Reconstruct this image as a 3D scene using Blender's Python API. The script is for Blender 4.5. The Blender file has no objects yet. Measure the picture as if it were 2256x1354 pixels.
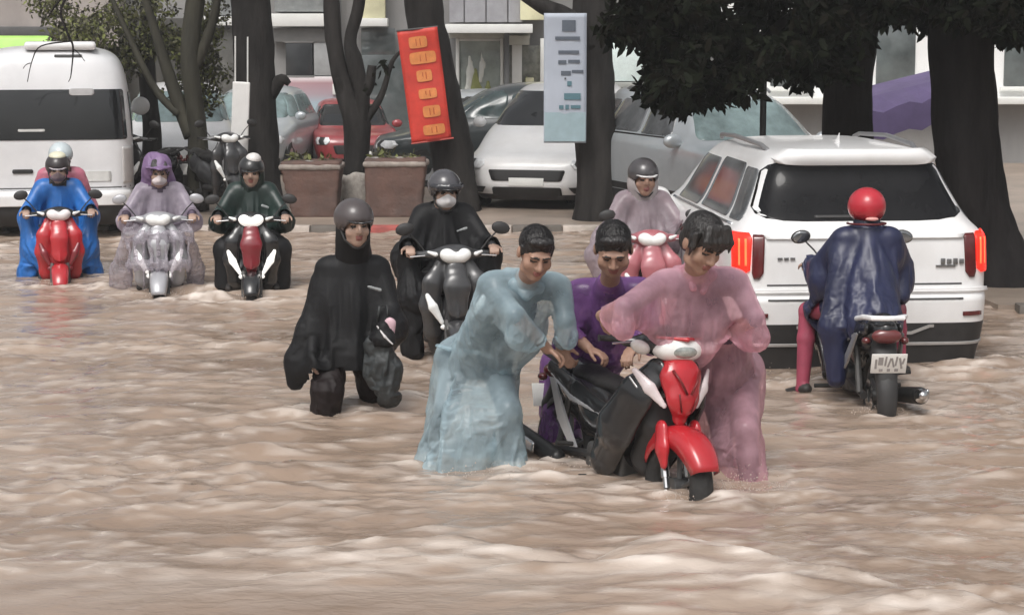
import bpy, bmesh, math, random
import numpy as np
from mathutils import Vector, Matrix, Euler

SC = bpy.context.scene
COL = SC.collection
R = math.radians
RNG = np.random.default_rng(7)
random.seed(7)

# ------------------------------------------------------------------ camera
cam_d = bpy.data.cameras.new('camera')
cam = bpy.data.objects.new('camera', cam_d)
COL.objects.link(cam)
cam.location = (0, 0, 2.5)
cam.rotation_euler = (R(90) - math.atan(617 / 4500), 0, 0)
cam_d.lens = 36 * 4500 / 2256
cam_d.sensor_width = 36
cam_d.clip_end = 2000
SC.camera = cam

# ------------------------------------------------------------------ sky and sun (overcast, rain)
SUN_EL, SUN_AZ = R(56), R(198)
wd = bpy.data.worlds.new('World')
SC.world = wd
wd.use_nodes = True
nt = wd.node_tree
nt.nodes.clear()
sky = nt.nodes.new('ShaderNodeTexSky')
sky.sky_type = 'NISHITA'
sky.sun_disc = False
sky.sun_elevation = SUN_EL
sky.sun_rotation = SUN_AZ
sky.air_density = 1.0
sky.dust_density = 6.0
sky.ozone_density = 1.0
hs = nt.nodes.new('ShaderNodeHueSaturation')
hs.inputs['Saturation'].default_value = 0.18
bgn = nt.nodes.new('ShaderNodeBackground')
bgn.inputs['Strength'].default_value = 0.15
wo = nt.nodes.new('ShaderNodeOutputWorld')
nt.links.new(sky.outputs[0], hs.inputs['Color'])
nt.links.new(hs.outputs[0], bgn.inputs['Color'])
nt.links.new(bgn.outputs[0], wo.inputs['Surface'])
sun_d = bpy.data.lights.new('sun', 'SUN')
sun = bpy.data.objects.new('sun', sun_d)
COL.objects.link(sun)
sun_d.energy = 1.2
sun_d.angle = R(25)
sun_d.color = (1.0, 0.965, 0.92)
# light comes from high behind the camera, a little from the left
sun.rotation_euler = (R(34), 0, R(-18))
vs = SC.view_settings
vs.view_transform = 'Standard'
vs.look = 'None'
vs.exposure = 0.0
vs.gamma = 1.0
vs.use_curve_mapping = False

# ------------------------------------------------------------------ materials
MATS = {}


def mat(name, col, rough=0.6, metal=0.0, spec=0.5, var=0.12, vscale=6.0, bump=0.0, bscale=40.0,
        emit=None, estr=0.0, alpha=1.0, coat=0.0, stretch=(1, 1, 1), trans=0.0, col2=None, sheen=0.0):
    if name in MATS:
        return MATS[name]
    m = bpy.data.materials.new(name)
    m.use_nodes = True
    t = m.node_tree
    b = t.nodes['Principled BSDF']
    b.inputs['Roughness'].default_value = rough
    b.inputs['Metallic'].default_value = metal
    b.inputs['Specular IOR Level'].default_value = spec
    b.inputs['Coat Weight'].default_value = coat
    b.inputs['Coat Roughness'].default_value = 0.08
    if sheen:
        b.inputs['Sheen Weight'].default_value = sheen
    tc = t.nodes.new('ShaderNodeTexCoord')
    mp = t.nodes.new('ShaderNodeMapping')
    mp.inputs['Scale'].default_value = stretch
    t.links.new(tc.outputs['Object'], mp.inputs['Vector'])
    nz = t.nodes.new('ShaderNodeTexNoise')
    nz.inputs['Scale'].default_value = vscale
    nz.inputs['Detail'].default_value = 5
    nz.inputs['Roughness'].default_value = 0.62
    t.links.new(mp.outputs[0], nz.inputs['Vector'])
    mx = t.nodes.new('ShaderNodeMix')
    mx.data_type = 'RGBA'
    c = np.array(col[:3], float)
    lo = c * (1 - var) if col2 is None else c
    hi = np.minimum(c * (1 + var), 1) if col2 is None else np.array(col2[:3], float)
    mx.inputs[6].default_value = (*lo, 1)
    mx.inputs[7].default_value = (*hi, 1)
    rp = t.nodes.new('ShaderNodeMapRange')
    rp.inputs[1].default_value = 0.3
    rp.inputs[2].default_value = 0.7
    t.links.new(nz.outputs[0], rp.inputs[0])
    t.links.new(rp.outputs[0], mx.inputs[0])
    t.links.new(mx.outputs[2], b.inputs['Base Color'])
    if bump > 0:
        n2 = t.nodes.new('ShaderNodeTexNoise')
        n2.inputs['Scale'].default_value = bscale
        n2.inputs['Detail'].default_value = 4
        t.links.new(mp.outputs[0], n2.inputs['Vector'])
        bp = t.nodes.new('ShaderNodeBump')
        bp.inputs['Strength'].default_value = bump
        bp.inputs['Distance'].default_value = 0.02
        t.links.new(n2.outputs[0], bp.inputs['Height'])
        t.links.new(bp.outputs[0], b.inputs['Normal'])
    if emit:
        b.inputs['Emission Color'].default_value = (*emit, 1)
        b.inputs['Emission Strength'].default_value = estr
    if trans:
        b.inputs['Transmission Weight'].default_value = trans
    if alpha < 1:
        b.inputs['Alpha'].default_value = alpha
    MATS[name] = m
    return m


def film(name, col, opacity=0.6, rough=0.3, var=0.15, dark=None):
    """thin translucent raincoat plastic: part see-through, part scattering"""
    m = mat(name, col, rough, 0, 0.5, var, 5.0, 0.22, 9.0, stretch=(1, 1, .4))
    t = m.node_tree
    b = t.nodes['Principled BSDF']
    out = t.nodes['Material Output']
    tl = t.nodes.new('ShaderNodeBsdfTranslucent')
    tl.inputs['Color'].default_value = (*col, 1)
    tr = t.nodes.new('ShaderNodeBsdfTransparent')
    tr.inputs['Color'].default_value = (*[min(1, 0.25 + 0.75 * c ** 0.5) for c in col], 1)
    m1 = t.nodes.new('ShaderNodeMixShader')
    m1.inputs[0].default_value = 0.25
    t.links.new(b.outputs[0], m1.inputs[1])
    t.links.new(tl.outputs[0], m1.inputs[2])
    # folds and overlaps make the film more or less clear
    nz = t.nodes.new('ShaderNodeTexNoise')
    nz.inputs['Scale'].default_value = 7
    nz.inputs['Detail'].default_value = 3
    tc = t.nodes.new('ShaderNodeTexCoord')
    t.links.new(tc.outputs['Object'], nz.inputs['Vector'])
    lw = t.nodes.new('ShaderNodeLayerWeight')
    lw.inputs[0].default_value = 0.35
    mr = t.nodes.new('ShaderNodeMapRange')
    mr.inputs[1].default_value = 0.3
    mr.inputs[2].default_value = 0.7
    mr.inputs[3].default_value = opacity - 0.13
    mr.inputs[4].default_value = min(1, opacity + 0.13)
    t.links.new(nz.outputs[0], mr.inputs[0])
    ad = t.nodes.new('ShaderNodeMath')
    ad.operation = 'MULTIPLY_ADD'
    ad.use_clamp = True
    ad.inputs[1].default_value = 0.35
    t.links.new(lw.outputs['Facing'], ad.inputs[0])
    t.links.new(mr.outputs[0], ad.inputs[2])
    m2 = t.nodes.new('ShaderNodeMixShader')
    t.links.new(ad.outputs[0], m2.inputs[0])
    t.links.new(tr.outputs[0], m2.inputs[1])
    t.links.new(m1.outputs[0], m2.inputs[2])
    t.links.new(m2.outputs[0], out.inputs['Surface'])
    return m


# ------------------------------------------------------------------ object helpers
def tag(o, label=None, cat=None, group=None, kind=None):
    if label: o['label'] = label
    if cat: o['category'] = cat
    if group: o['group'] = group
    if kind: o['kind'] = kind
    return o


def thing(name, label, cat, loc=(0, 0, 0), rz=0.0, group=None, scale=1.0):
    o = bpy.data.objects.new(name, None)
    o.empty_display_size = 0.1
    COL.objects.link(o)
    o.location = loc
    o.rotation_euler = (0, 0, rz)
    o.scale = (scale,) * 3
    return tag(o, label, cat, group)


def raw(name, V, F, mats, parent=None, midx=None, smooth=True):
    me = bpy.data.meshes.new(name)
    if isinstance(V, np.ndarray): V = V.tolist()
    if isinstance(F, np.ndarray): F = F.tolist()
    me.from_pydata(V, [], F)
    if not isinstance(mats, (list, tuple)): mats = [mats]
    for m in mats: me.materials.append(m)
    if midx is not None:
        me.polygons.foreach_set('material_index', np.asarray(midx, dtype=np.int32))
    if smooth:
        me.polygons.foreach_set('use_smooth', np.ones(len(me.polygons), dtype=bool))
    me.update()
    o = bpy.data.objects.new(name, me)
    COL.objects.link(o)
    if parent is not None: o.parent = parent
    return o


def clone(o, parent):
    c = o.copy()
    COL.objects.link(c)
    c.parent = parent
    for ch in o.children:
        clone(ch, c)
    return c


def npv(*a): return np.array(a, float)


class MB:
    """collects boxes, tubes, lathes, sheets into one mesh"""

    def __init__(s): s.V, s.F, s.M = [], [], []

    def add(s, V, F, m=0):
        o = len(s.V)
        s.V += [tuple(map(float, v)) for v in V]
        s.F += [tuple(int(i) + o for i in f) for f in F]
        s.M += [m] * len(F)
        return s

    def box(s, c, h, rot=None, bev=0.0, m=0, taper=1.0):
        bm = bmesh.new()
        bmesh.ops.create_cube(bm, size=2)
        for v in bm.verts:
            k = taper if v.co.z > 0 else 1
            v.co = Vector((v.co.x * h[0] * k, v.co.y * h[1] * k, v.co.z * h[2]))
        if bev > 0:
            bmesh.ops.bevel(bm, geom=bm.edges[:], offset=bev, segments=2, affect='EDGES', profile=0.5)
        M = (rot.to_matrix() if isinstance(rot, Euler) else rot) if rot is not None else Matrix.Identity(3)
        bm.verts.index_update()
        s.add([M @ v.co + Vector(c) for v in bm.verts], [[v.index for v in f.verts] for f in bm.faces], m)
        bm.free()
        return s

    def tube(s, pts, rad, n=10, m=0, caps=True):
        P = np.array(pts, float)
        if np.isscalar(rad): rad = [rad] * len(P)
        V, F = [], []
        T = np.gradient(P, axis=0)
        T /= np.linalg.norm(T, axis=1)[:, None] + 1e-9
        u = np.cross(T[0], (0, 0, 1.0))
        if np.linalg.norm(u) < 0.1: u = np.cross(T[0], (0, 1.0, 0))
        u /= np.linalg.norm(u)
        for i, p in enumerate(P):
            u = u - T[i] * np.dot(u, T[i]); u /= np.linalg.norm(u) + 1e-9
            w = np.cross(T[i], u)
            for k in range(n):
                a = 2 * math.pi * k / n
                V.append(p + rad[i] * (math.cos(a) * u + math.sin(a) * w))
        for i in range(len(P) - 1):
            for k in range(n):
                k2 = (k + 1) % n
                F.append((i * n + k, i * n + k2, (i + 1) * n + k2, (i + 1) * n + k))
        if caps:
            F.append(tuple(range(n - 1, -1, -1)))
            F.append(tuple((len(P) - 1) * n + k for k in range(n)))
        return s.add(V, F, m)

    def lathe(s, prof, c, axis, n=32, m=0):
        """prof: list of (r, t) along the axis direction; closed if the first equals the last"""
        a = np.array(axis, float); a /= np.linalg.norm(a)
        u = np.cross(a, (0, 0, 1.0))
        if np.linalg.norm(u) < .1: u = np.cross(a, (0, 1.0, 0))
        u /= np.linalg.norm(u)
        w = np.cross(a, u)
        V, F = [], []
        for r, t in prof:
            for k in range(n):
                q = 2 * math.pi * k / n
                V.append(np.array(c) + a * t + r * (math.cos(q) * u + math.sin(q) * w))
        for i in range(len(prof) - 1):
            for k in range(n):
                k2 = (k + 1) % n
                F.append((i * n + k, (i + 1) * n + k, (i + 1) * n + k2, i * n + k2))
        return s.add(V, F, m)

    def slab(s, poly, d, m=0):
        """extrude a polygon (3d points, roughly planar) by vector d"""
        n = len(poly)
        P = [np.array(p, float) for p in poly]
        V = P + [p + np.array(d) for p in P]
        F = [tuple(range(n)), tuple(range(2 * n - 1, n - 1, -1))]
        for i in range(n):
            j = (i + 1) % n
            F.append((i, i + n, j + n, j))
        return s.add(V, F, m)

    def build(s, name, mats, parent=None, smooth=False, auto=True):
        o = raw(name, s.V, s.F, mats, parent, s.M, smooth)
        if auto and not smooth:
            o.data.polygons.foreach_set('use_smooth', np.ones(len(o.data.polygons), dtype=bool))
            bm = bmesh.new(); bm.from_mesh(o.data)
            bmesh.ops.recalc_face_normals(bm, faces=bm.faces[:])
            for e in bm.edges:
                if len(e.link_faces) == 2 and e.calc_face_angle(0) > 0.6: e.smooth = False
            bm.to_mesh(o.data); bm.free()
        return o


# ------------------------------------------------------------------ noise
def _lat(seed): return np.random.default_rng(seed).uniform(-1, 1, (32, 32, 32)).astype(np.float32)


_LATS = {}


def noise3(P, seed=0):
    """value noise at points (...,3), range about -1..1"""
    if seed not in _LATS: _LATS[seed] = _lat(seed)
    L = _LATS[seed]
    i = np.floor(P).astype(np.int32)
    f = (P - i).astype(np.float32)
    f = f * f * (3 - 2 * f)
    i0 = i & 31
    i1 = (i + 1) & 31
    x0, y0, z0 = i0[..., 0], i0[..., 1], i0[..., 2]
    x1, y1, z1 = i1[..., 0], i1[..., 1], i1[..., 2]
    fx, fy, fz = f[..., 0], f[..., 1], f[..., 2]
    a = L[x0, y0, z0] * (1 - fx) + L[x1, y0, z0] * fx
    b = L[x0, y1, z0] * (1 - fx) + L[x1, y1, z0] * fx
    c = L[x0, y0, z1] * (1 - fx) + L[x1, y0, z1] * fx
    d = L[x0, y1, z1] * (1 - fx) + L[x1, y1, z1] * fx
    return (a * (1 - fy) + b * fy) * (1 - fz) + (c * (1 - fy) + d * fy) * fz


# ------------------------------------------------------------------ signed distance modelling
class SDF:
    def __init__(s, k=0.02):
        s.p = []
        s.k = k

    def _put(s, fn, lo, hi, m, k, op):
        s.p.append((fn, np.array(lo, float), np.array(hi, float), m, s.k if k is None else k, op))
        return s

    def cap(s, a, b, ra, rb=None, m=0, k=None, op=1, flat=None):
        """tapered capsule; flat=(axis, factor) squashes it along a world axis vector"""
        a = np.array(a, float); b = np.array(b, float)
        rb = ra if rb is None else rb
        d = b - a
        L2 = float(d @ d) + 1e-12
        if flat is not None:
            fa = np.array(flat[0], float); fa /= np.linalg.norm(fa); fk = flat[1]

        def fn(P):
            q = P - a
            t = np.clip((q @ d) / L2, 0, 1)
            w = q - t[..., None] * d
            if flat is not None:
                c = w @ fa
                w = w + (c * (1 / fk - 1))[..., None] * fa
            return np.sqrt((w * w).sum(-1)) - (ra + (rb - ra) * t)
        rm = max(ra, rb)
        return s._put(fn, np.minimum(a, b) - rm, np.maximum(a, b) + rm, m, k, op)

    def path(s, pts, rads, m=0, k=None, op=1, flat=None):
        for i in range(len(pts) - 1):
            s.cap(pts[i], pts[i + 1], rads[i], rads[i + 1], m, k, op, flat)
        return s

    def ell(s, c, r, rot=None, m=0, k=None, op=1):
        c = np.array(c, float); r = np.array(r, float)
        M = np.eye(3) if rot is None else np.array(rot if not isinstance(rot, (tuple, Euler)) else Euler(rot).to_matrix())

        def fn(P):
            q = (P - c) @ M
            k0 = np.sqrt(((q / r) ** 2).sum(-1)) + 1e-9
            k1 = np.sqrt(((q / (r * r)) ** 2).sum(-1)) + 1e-9
            return k0 * (k0 - 1) / k1
        e = np.sqrt(((M * r) ** 2).sum(1))
        return s._put(fn, c - e, c + e, m, k, op)

    def box(s, c, h, rot=None, rd=0.01, m=0, k=None, op=1):
        c = np.array(c, float); h = np.array(h, float)
        M = np.eye(3) if rot is None else np.array(rot if not isinstance(rot, (tuple, Euler)) else Euler(rot).to_matrix())

        def fn(P):
            q = np.abs((P - c) @ M) - (h - rd)
            return np.sqrt((np.maximum(q, 0) ** 2).sum(-1)) + np.minimum(q.max(-1), 0) - rd
        e = (np.abs(M) * h).sum(1)
        return s._put(fn, c - e, c + e, m, k, op)

    def field(s, fn, lo, hi, m=0, k=None, op=1):
        return s._put(fn, lo, hi, m, k, op)

    def grid(s, h, disp=None, dmax=0.03, clip=None):
        adds = [q for q in s.p if q[5] > 0]
        lo = np.min([q[1] for q in adds], 0) - dmax - 3 * h
        hi = np.max([q[2] for q in adds], 0) + dmax + 3 * h
        if clip is not None:
            lo = np.maximum(lo, clip[0]); hi = np.minimum(hi, clip[1])
        n = np.ceil((hi - lo) / h).astype(int) + 1
        phi = np.full(n, 9.0, np.float32)
        for fn, a, b, m, k, op in s.p:
            mg = k + 3 * h + dmax
            i0 = np.clip(np.floor((a - mg - lo) / h).astype(int), 0, n - 1)
            i1 = np.clip(np.ceil((b + mg - lo) / h).astype(int) + 1, 1, n)
            if np.any(i1 <= i0): continue
            g = np.stack(np.meshgrid(*[(lo[j] + h * np.arange(i0[j], i1[j])).astype(np.float32) for j in range(3)], indexing='ij'), -1)
            d = fn(g).astype(np.float32)
            sl = tuple(slice(i0[j], i1[j]) for j in range(3))
            c = phi[sl]
            if op > 0:
                if k > 1e-6:
                    hh = np.maximum(k - np.abs(c - d), 0) / k
                    phi[sl] = np.minimum(c, d) - hh * hh * k * 0.25
                else:
                    phi[sl] = np.minimum(c, d)
            else:
                d = -d
                if k > 1e-6:
                    hh = np.maximum(k - np.abs(c - d), 0) / k
                    phi[sl] = np.maximum(c, d) + hh * hh * k * 0.25
                else:
                    phi[sl] = np.maximum(c, d)
        if disp is not None:
            band = np.argwhere(np.abs(phi) < dmax + 2 * h)
            P = (lo + h * band).astype(np.float32)
            phi[tuple(band.T)] -= disp(P).astype(np.float32)
        return phi, lo

    def polygonize(s, h, disp=None, dmax=0.03, clip=None):
        phi, lo = s.grid(h, disp, dmax, clip)
        return nets(phi, lo, h)

    def faces_mat(s, V, F):
        C = V[F].mean(1)
        best = np.full(len(C), 1e9); mi = np.zeros(len(C), int)
        for fn, a, b, m, k, op in s.p:
            if op < 0: continue
            d = fn(C)
            w = d < best
            best[w] = d[w]; mi[w] = m
        return mi

    def build(s, name, mats, h, parent=None, disp=None, dmax=0.03, cut=None, clip=None, solid=0.0):
        V, F = s.polygonize(h, disp, dmax, clip)
        if cut is not None:
            keep = cut(V)
            F = F[keep[F].all(1)]
        mi = s.faces_mat(V, F) if isinstance(mats, (list, tuple)) and len(mats) > 1 else None
        if cut is not None:
            used = np.unique(F); re = np.full(len(V), -1); re[used] = np.arange(len(used))
            V = V[used]; F = re[F]
        o = raw(name, V, F, mats, parent, mi)
        if solid:
            md = o.modifiers.new('thickness', 'SOLIDIFY'); md.thickness = solid; md.offset = -1
        return o


def nets(phi, lo, h):
    sg = phi < 0
    nx, ny, nz = phi.shape
    cnt = np.zeros((nx - 1, ny - 1, nz - 1), np.int8)
    for a in (0, 1):
        for b in (0, 1):
            for c in (0, 1):
                cnt += sg[a:nx - 1 + a, b:ny - 1 + b, c:nz - 1 + c]
    act = (cnt > 0) & (cnt < 8)
    ci = np.argwhere(act)
    idx = np.full(act.shape, -1, np.int64)
    idx[act] = np.arange(len(ci))
    pos = np.zeros((len(ci), 3)); num = np.zeros(len(ci))
    cs = [(a, b, c) for a in (0, 1) for b in (0, 1) for c in (0, 1)]
    for A in cs:
        for ax in range(3):
            if A[ax]: continue
            B = list(A); B[ax] = 1
            va = phi[ci[:, 0] + A[0], ci[:, 1] + A[1], ci[:, 2] + A[2]]
            vb = phi[ci[:, 0] + B[0], ci[:, 1] + B[1], ci[:, 2] + B[2]]
            m = (va < 0) != (vb < 0)
            t = np.where(m, va / np.where(m, va - vb, 1), 0)
            p = np.tile(np.array(A, float), (len(ci), 1)); p[:, ax] += t
            pos[m] += p[m]; num[m] += 1
    V = lo + h * (ci + pos / np.maximum(num, 1)[:, None])
    Fs = []
    for ax in range(3):
        o1, o2 = (ax + 1) % 3, (ax + 2) % 3
        s0 = [slice(None)] * 3; s1 = [slice(None)] * 3
        s0[ax] = slice(0, -1); s1[ax] = slice(1, None)
        for o in (o1, o2):
            s0[o] = slice(1, -1); s1[o] = slice(1, -1)
        a = sg[tuple(s0)]; b = sg[tuple(s1)]
        e = np.argwhere(a != b)
        if not len(e): continue
        inside = a[tuple(e.T)]
        e = e.copy(); e[:, o1] += 1; e[:, o2] += 1
        q = []
        for d1, d2 in ((-1, -1), (0, -1), (0, 0), (-1, 0)):
            c = e.copy(); c[:, o1] += d1; c[:, o2] += d2
            q.append(idx[tuple(c.T)])
        q = np.stack(q, 1)
        q[~inside] = q[~inside][:, ::-1]
        Fs.append(q)
    return V, np.concatenate(Fs)


# ------------------------------------------------------------------ cloth: a loose sheet settled over a body
def _edges(F):
    E = np.concatenate([F[:, [0, 1]], F[:, [1, 2]], F[:, [2, 3]], F[:, [3, 0]]])
    E.sort(1)
    E = np.unique(E, axis=0)
    D = np.concatenate([F[:, [0, 2]], F[:, [1, 3]]])
    return E, D


def _subdiv(V, F):
    E, _ = _edges(F)
    n = len(V)
    key = E[:, 0].astype(np.int64) * n + E[:, 1]
    em = V[E].mean(1); fc = V[F].mean(1)

    def eid(a, b_):
        lo = np.minimum(a, b_); hi = np.maximum(a, b_)
        return n + np.searchsorted(key, lo.astype(np.int64) * n + hi)
    o = np.argsort(key); key = key[o]; em = em[o]
    e01, e12, e23, e30 = eid(F[:, 0], F[:, 1]), eid(F[:, 1], F[:, 2]), eid(F[:, 2], F[:, 3]), eid(F[:, 3], F[:, 0])
    c = n + len(em) + np.arange(len(F))
    NF = np.concatenate([np.stack([F[:, 0], e01, c, e30], 1), np.stack([e01, F[:, 1], e12, c], 1), np.stack([c, e12, F[:, 2], e23], 1), np.stack([e30, c, e23, F[:, 3]], 1)])
    return np.concatenate([V, em, fc]), NF


class Acc:
    def __init__(s, I, n):
        s.o = np.argsort(I, kind='stable'); I = I[s.o]
        s.u, s.st = np.unique(I, return_index=True)
        s.n = n

    def __call__(s, W):
        out = np.zeros((s.n, W.shape[1]))
        out[s.u] = np.add.reduceat(W[s.o], s.st, 0)
        return out


def drape(name, m, parent, s, body, h=.026, ex=(1.12, 1.12, 1.0), ex2=1.05, steps=40, steps2=18, g=.00028, keep=None, pin=None, clip=None, thick=.010, seed=1, bend=.018, inset=.016, pleat=None):
    def off(P):
        d = np.full(len(P), -inset)
        if pleat is not None:   # hanging part: fold lines that deepen downward
            (x0, y0, z0), (x1, y1, z1), n_, A_ = pleat
            f = np.clip((P[:, 2] - z0) / (z1 - z0), -.3, 1.2)
            th = np.arctan2(P[:, 1] - (y0 + (y1 - y0) * f), P[:, 0] - (x0 + (x1 - x0) * f))
            wv = np.sin(th * n_ + 1.6 * noise3(P * 2.6, seed + 40)) * (.6 + .6 * noise3(np.stack([th * 1.3, th * 0, P[:, 2] * .8], 1) + 9, seed + 41))
            d = d + A_ * np.clip(f + .1, 0, 1) ** .7 * wv
        return d
    V, F = s.polygonize(h, off, inset + (pleat[3] * 1.3 if pleat else 0), clip)
    if keep is not None:
        k = keep(V); F = F[k[F].all(1)]
        u = np.unique(F); re = np.full(len(V), -1); re[u] = np.arange(len(u)); V = V[u]; F = re[F]
    phi, lo = body.grid(.022)
    gr = np.stack(np.gradient(phi, .022), -1)
    top = np.array(phi.shape) - 1
    rg = np.random.default_rng(seed)

    def stage(V, F, exv, steps, bend, jit):
        E, D = _edges(F)
        C = np.concatenate([E, D]); n = len(V)
        d0 = (V[C[:, 1]] - V[C[:, 0]]) * np.array(exv)
        rest = np.sqrt((d0 * d0).sum(1))
        st = np.concatenate([np.full(len(E), 1.0), np.full(len(D), .5)])[:, None]
        acc = Acc(np.concatenate([C[:, 0], C[:, 1]]), n)
        val = acc(np.concatenate([st, st]))
        nb = Acc(np.concatenate([E[:, 0], E[:, 1]]), n)
        nv = nb(np.ones((2 * len(E), 1)))
        X = V + rg.normal(size=V.shape) * jit
        X0 = V.copy(); Xp = X.copy()
        w = pin(V)[:, None] if pin is not None else 0.0
        for it in range(steps):
            ve = (X - Xp) * .88; Xp = X.copy(); X = X + ve; X[:, 2] -= g
            for k in range(3):
                d = X[C[:, 1]] - X[C[:, 0]]
                l = np.sqrt((d * d).sum(1)) + 1e-9
                q = d * ((l - rest) / l * .5)[:, None] * st
                X = X + 1.5 * acc(np.concatenate([q, -q])) / val
            la = nb(np.concatenate([X[E[:, 1]], X[E[:, 0]]])) / nv - X
            X = X + bend * la
            t_ = np.clip(((X - lo) / .022).round().astype(int), 0, top)
            ph = phi[t_[:, 0], t_[:, 1], t_[:, 2]]; gn = gr[t_[:, 0], t_[:, 1], t_[:, 2]]
            ln = np.sqrt((gn * gn).sum(1)) + 1e-6
            ph = ph + ((X - (lo + .022 * t_)) * gn).sum(1) / ln
            hit = (ph < thick) & (ln > .3) & (ln < 3)
            X[hit] += (gn[hit] / ln[hit][:, None]) * np.minimum(thick - ph[hit], .02)[:, None]
            X = X * (1 - w) + X0 * w
        return X
    V = stage(V, F, ex, steps, bend, .002)
    V, F = _subdiv(V, F)
    if steps2:
        V = stage(V, F, (ex2, ex2, 1 + (ex2 - 1) * .5), steps2, bend * .7, .0008)
    o = raw(name, V, F, m, parent)
    return o

# ================================================================== the setting
ROAD_Z = -0.18

# ground sheet to the horizon, under the water
g = MB()
g.add([(-400, -60, ROAD_Z), (400, -60, ROAD_Z), (400, 700, ROAD_Z), (-400, 700, ROAD_Z)], [(0, 1, 2, 3)])
tag(g.build('road', mat('asphalt', (0.055, 0.05, 0.048), 0.8, var=0.3, vscale=2, bump=0.4, bscale=60)), kind='structure')

# spots where something stands in the stream: x, y, radius of the disturbed water
WAKES = [(0.88, 10.85, .30), (1.22, 10.85, .40), (0.30, 11.4, .30), (-0.20, 11.45, .42), (-1.2, 13.05, .25), (-0.86, 13.6, .2), (2.40, 13.3, .4),
         (-0.55, 14.9, .4), (-4.4, 19.9, .5), (-3.35, 19.1, .6), (-2.44, 18.9, .5), (2.5, 15.0, .9), (1.1, 16.6, .4), (-5.4, 24, 1.0)]


def water_height(X, Y):
    P = lambda a, b, s=0.0: np.stack([X / a + s, Y / b + s * 1.7, np.zeros_like(X) + s], -1)
    wx = X + 0.25 * noise3(P(1.3, 0.9, 3.1), 11)
    wy = Y + 0.16 * noise3(P(1.1, 0.8, 8.3), 12)
    Q = lambda a, b, s=0.0: np.stack([wx / a + s, wy / b + s * 1.7, np.zeros_like(X) + s], -1)
    calm = np.clip(0.50 + 0.95 * noise3(P(2.4, .9, 5.5), 13), 0.06, 1.35)
    calm2 = np.clip(0.5 + 1.0 * noise3(P(1.5, .7, 1.5), 23), 0.06, 1.5)
    calm3 = np.clip(0.5 + 0.9 * noise3(P(.6, .8, 4.5), 27), 0.05, 1.4)
    h = 0.032 * noise3(Q(1.9, 1.05, 1.2), 14)
    # wind and wake chop: many short trains of waves that run mostly along the street
    rw = np.random.default_rng(77)
    chop = np.zeros_like(X)
    for i in range(54):
        lam = .09 + .62 * rw.uniform() ** 2.0
        th = math.pi / 2 + rw.normal() * .62
        kx, ky = math.cos(th) * 2 * math.pi / lam, math.sin(th) * 2 * math.pi / lam
        ph = kx * wx + ky * wy + rw.uniform(0, 6.28)
        amp = .0100 * lam
        env = (calm2, calm, calm3)[i % 3]
        sn = np.sin(ph)
        chop += amp * env * (sn + .45 * sn * sn)
    h += chop
    h += 0.014 * calm * noise3(Q(.5, .34, 6.2), 16)
    crest = np.clip(chop / .011 - .85, 0, 1)
    # the swell that breaks in front
    cx = np.array([-3.2, -1.6, -0.62, -0.28, .1, .38, .58, .75, .98, 1.4, 2.2, 3.5])
    cy = np.array([9.2, 9.32, 9.55, 9.62, 9.38, 9.25, 9.45, 9.52, 9.38, 8.95, 8.3, 7.6])
    ch = np.array([.015, .030, .055, .065, .042, .034, .080, .105, .070, .06, .045, .03])
    yy = np.interp(X, cx, cy) + 0.05 * noise3(P(.18, 9, 2.5), 19)
    hh = np.interp(X, cx, ch)
    d = Y - yy
    swell = hh * np.where(d > 0, np.exp(-(d / .10) ** 2), np.exp(-(d / .75) ** 2))
    h += swell
    foam = crest * np.clip(noise3(Q(.10, .05, 7.7), 20) + .2, 0, 1) * .45 + .5 * np.clip(noise3(Q(.8, .35, 2.7), 25) - .35, 0, 1) * np.clip(noise3(Q(.09, .045, 2.7), 26) + .2, 0, 1)
    foam += np.where(d > -.42, 1, np.exp((d + .42) * 3)) * np.where(d > 0.10, 0, 1) * np.clip(hh / .07, 0, 1) * np.clip(.42 + .7 * noise3(Q(.20, .10, 1.7), 21), 0, 1) * .8
    for x0, y0, r in WAKES:
        rr = np.hypot(X - x0, (Y - y0) * 1.15)
        e = np.exp(-((rr - r) / (0.24 * r + .05)) ** 2)
        n = noise3(Q(.13, .10, 3.3), 22)
        h += e * (0.010 + 0.026 * n)
        foam += e * np.clip(0.28 + n + .6 * noise3(Q(.06, .04, 5.1), 24), 0, 1) * .6
    return h, np.clip(foam, 0, 1)


xs = np.arange(-8.5, 8.51, 0.036)
ys = np.concatenate([np.arange(5.5, 13, 0.022), np.arange(13, 25.6, 0.036)])
GX, GY = np.meshgrid(xs, ys, indexing='ij')
H, FOAM = water_height(GX, GY)
edge = np.minimum(np.minimum(GX + 8.5, 8.5 - GX), np.minimum(GY - 5.5, 25.6 - GY))
H *= np.clip(edge / .3, 0, 1)
nxs, nys = len(xs), len(ys)
WV = np.stack([GX, GY, H], -1).reshape(-1, 3)
ii, jj = np.meshgrid(np.arange(nxs - 1), np.arange(nys - 1), indexing='ij')
q = (ii * nys + jj).ravel()
WF = np.stack([q, q + nys, q + nys + 1, q + 1], 1)

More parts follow.
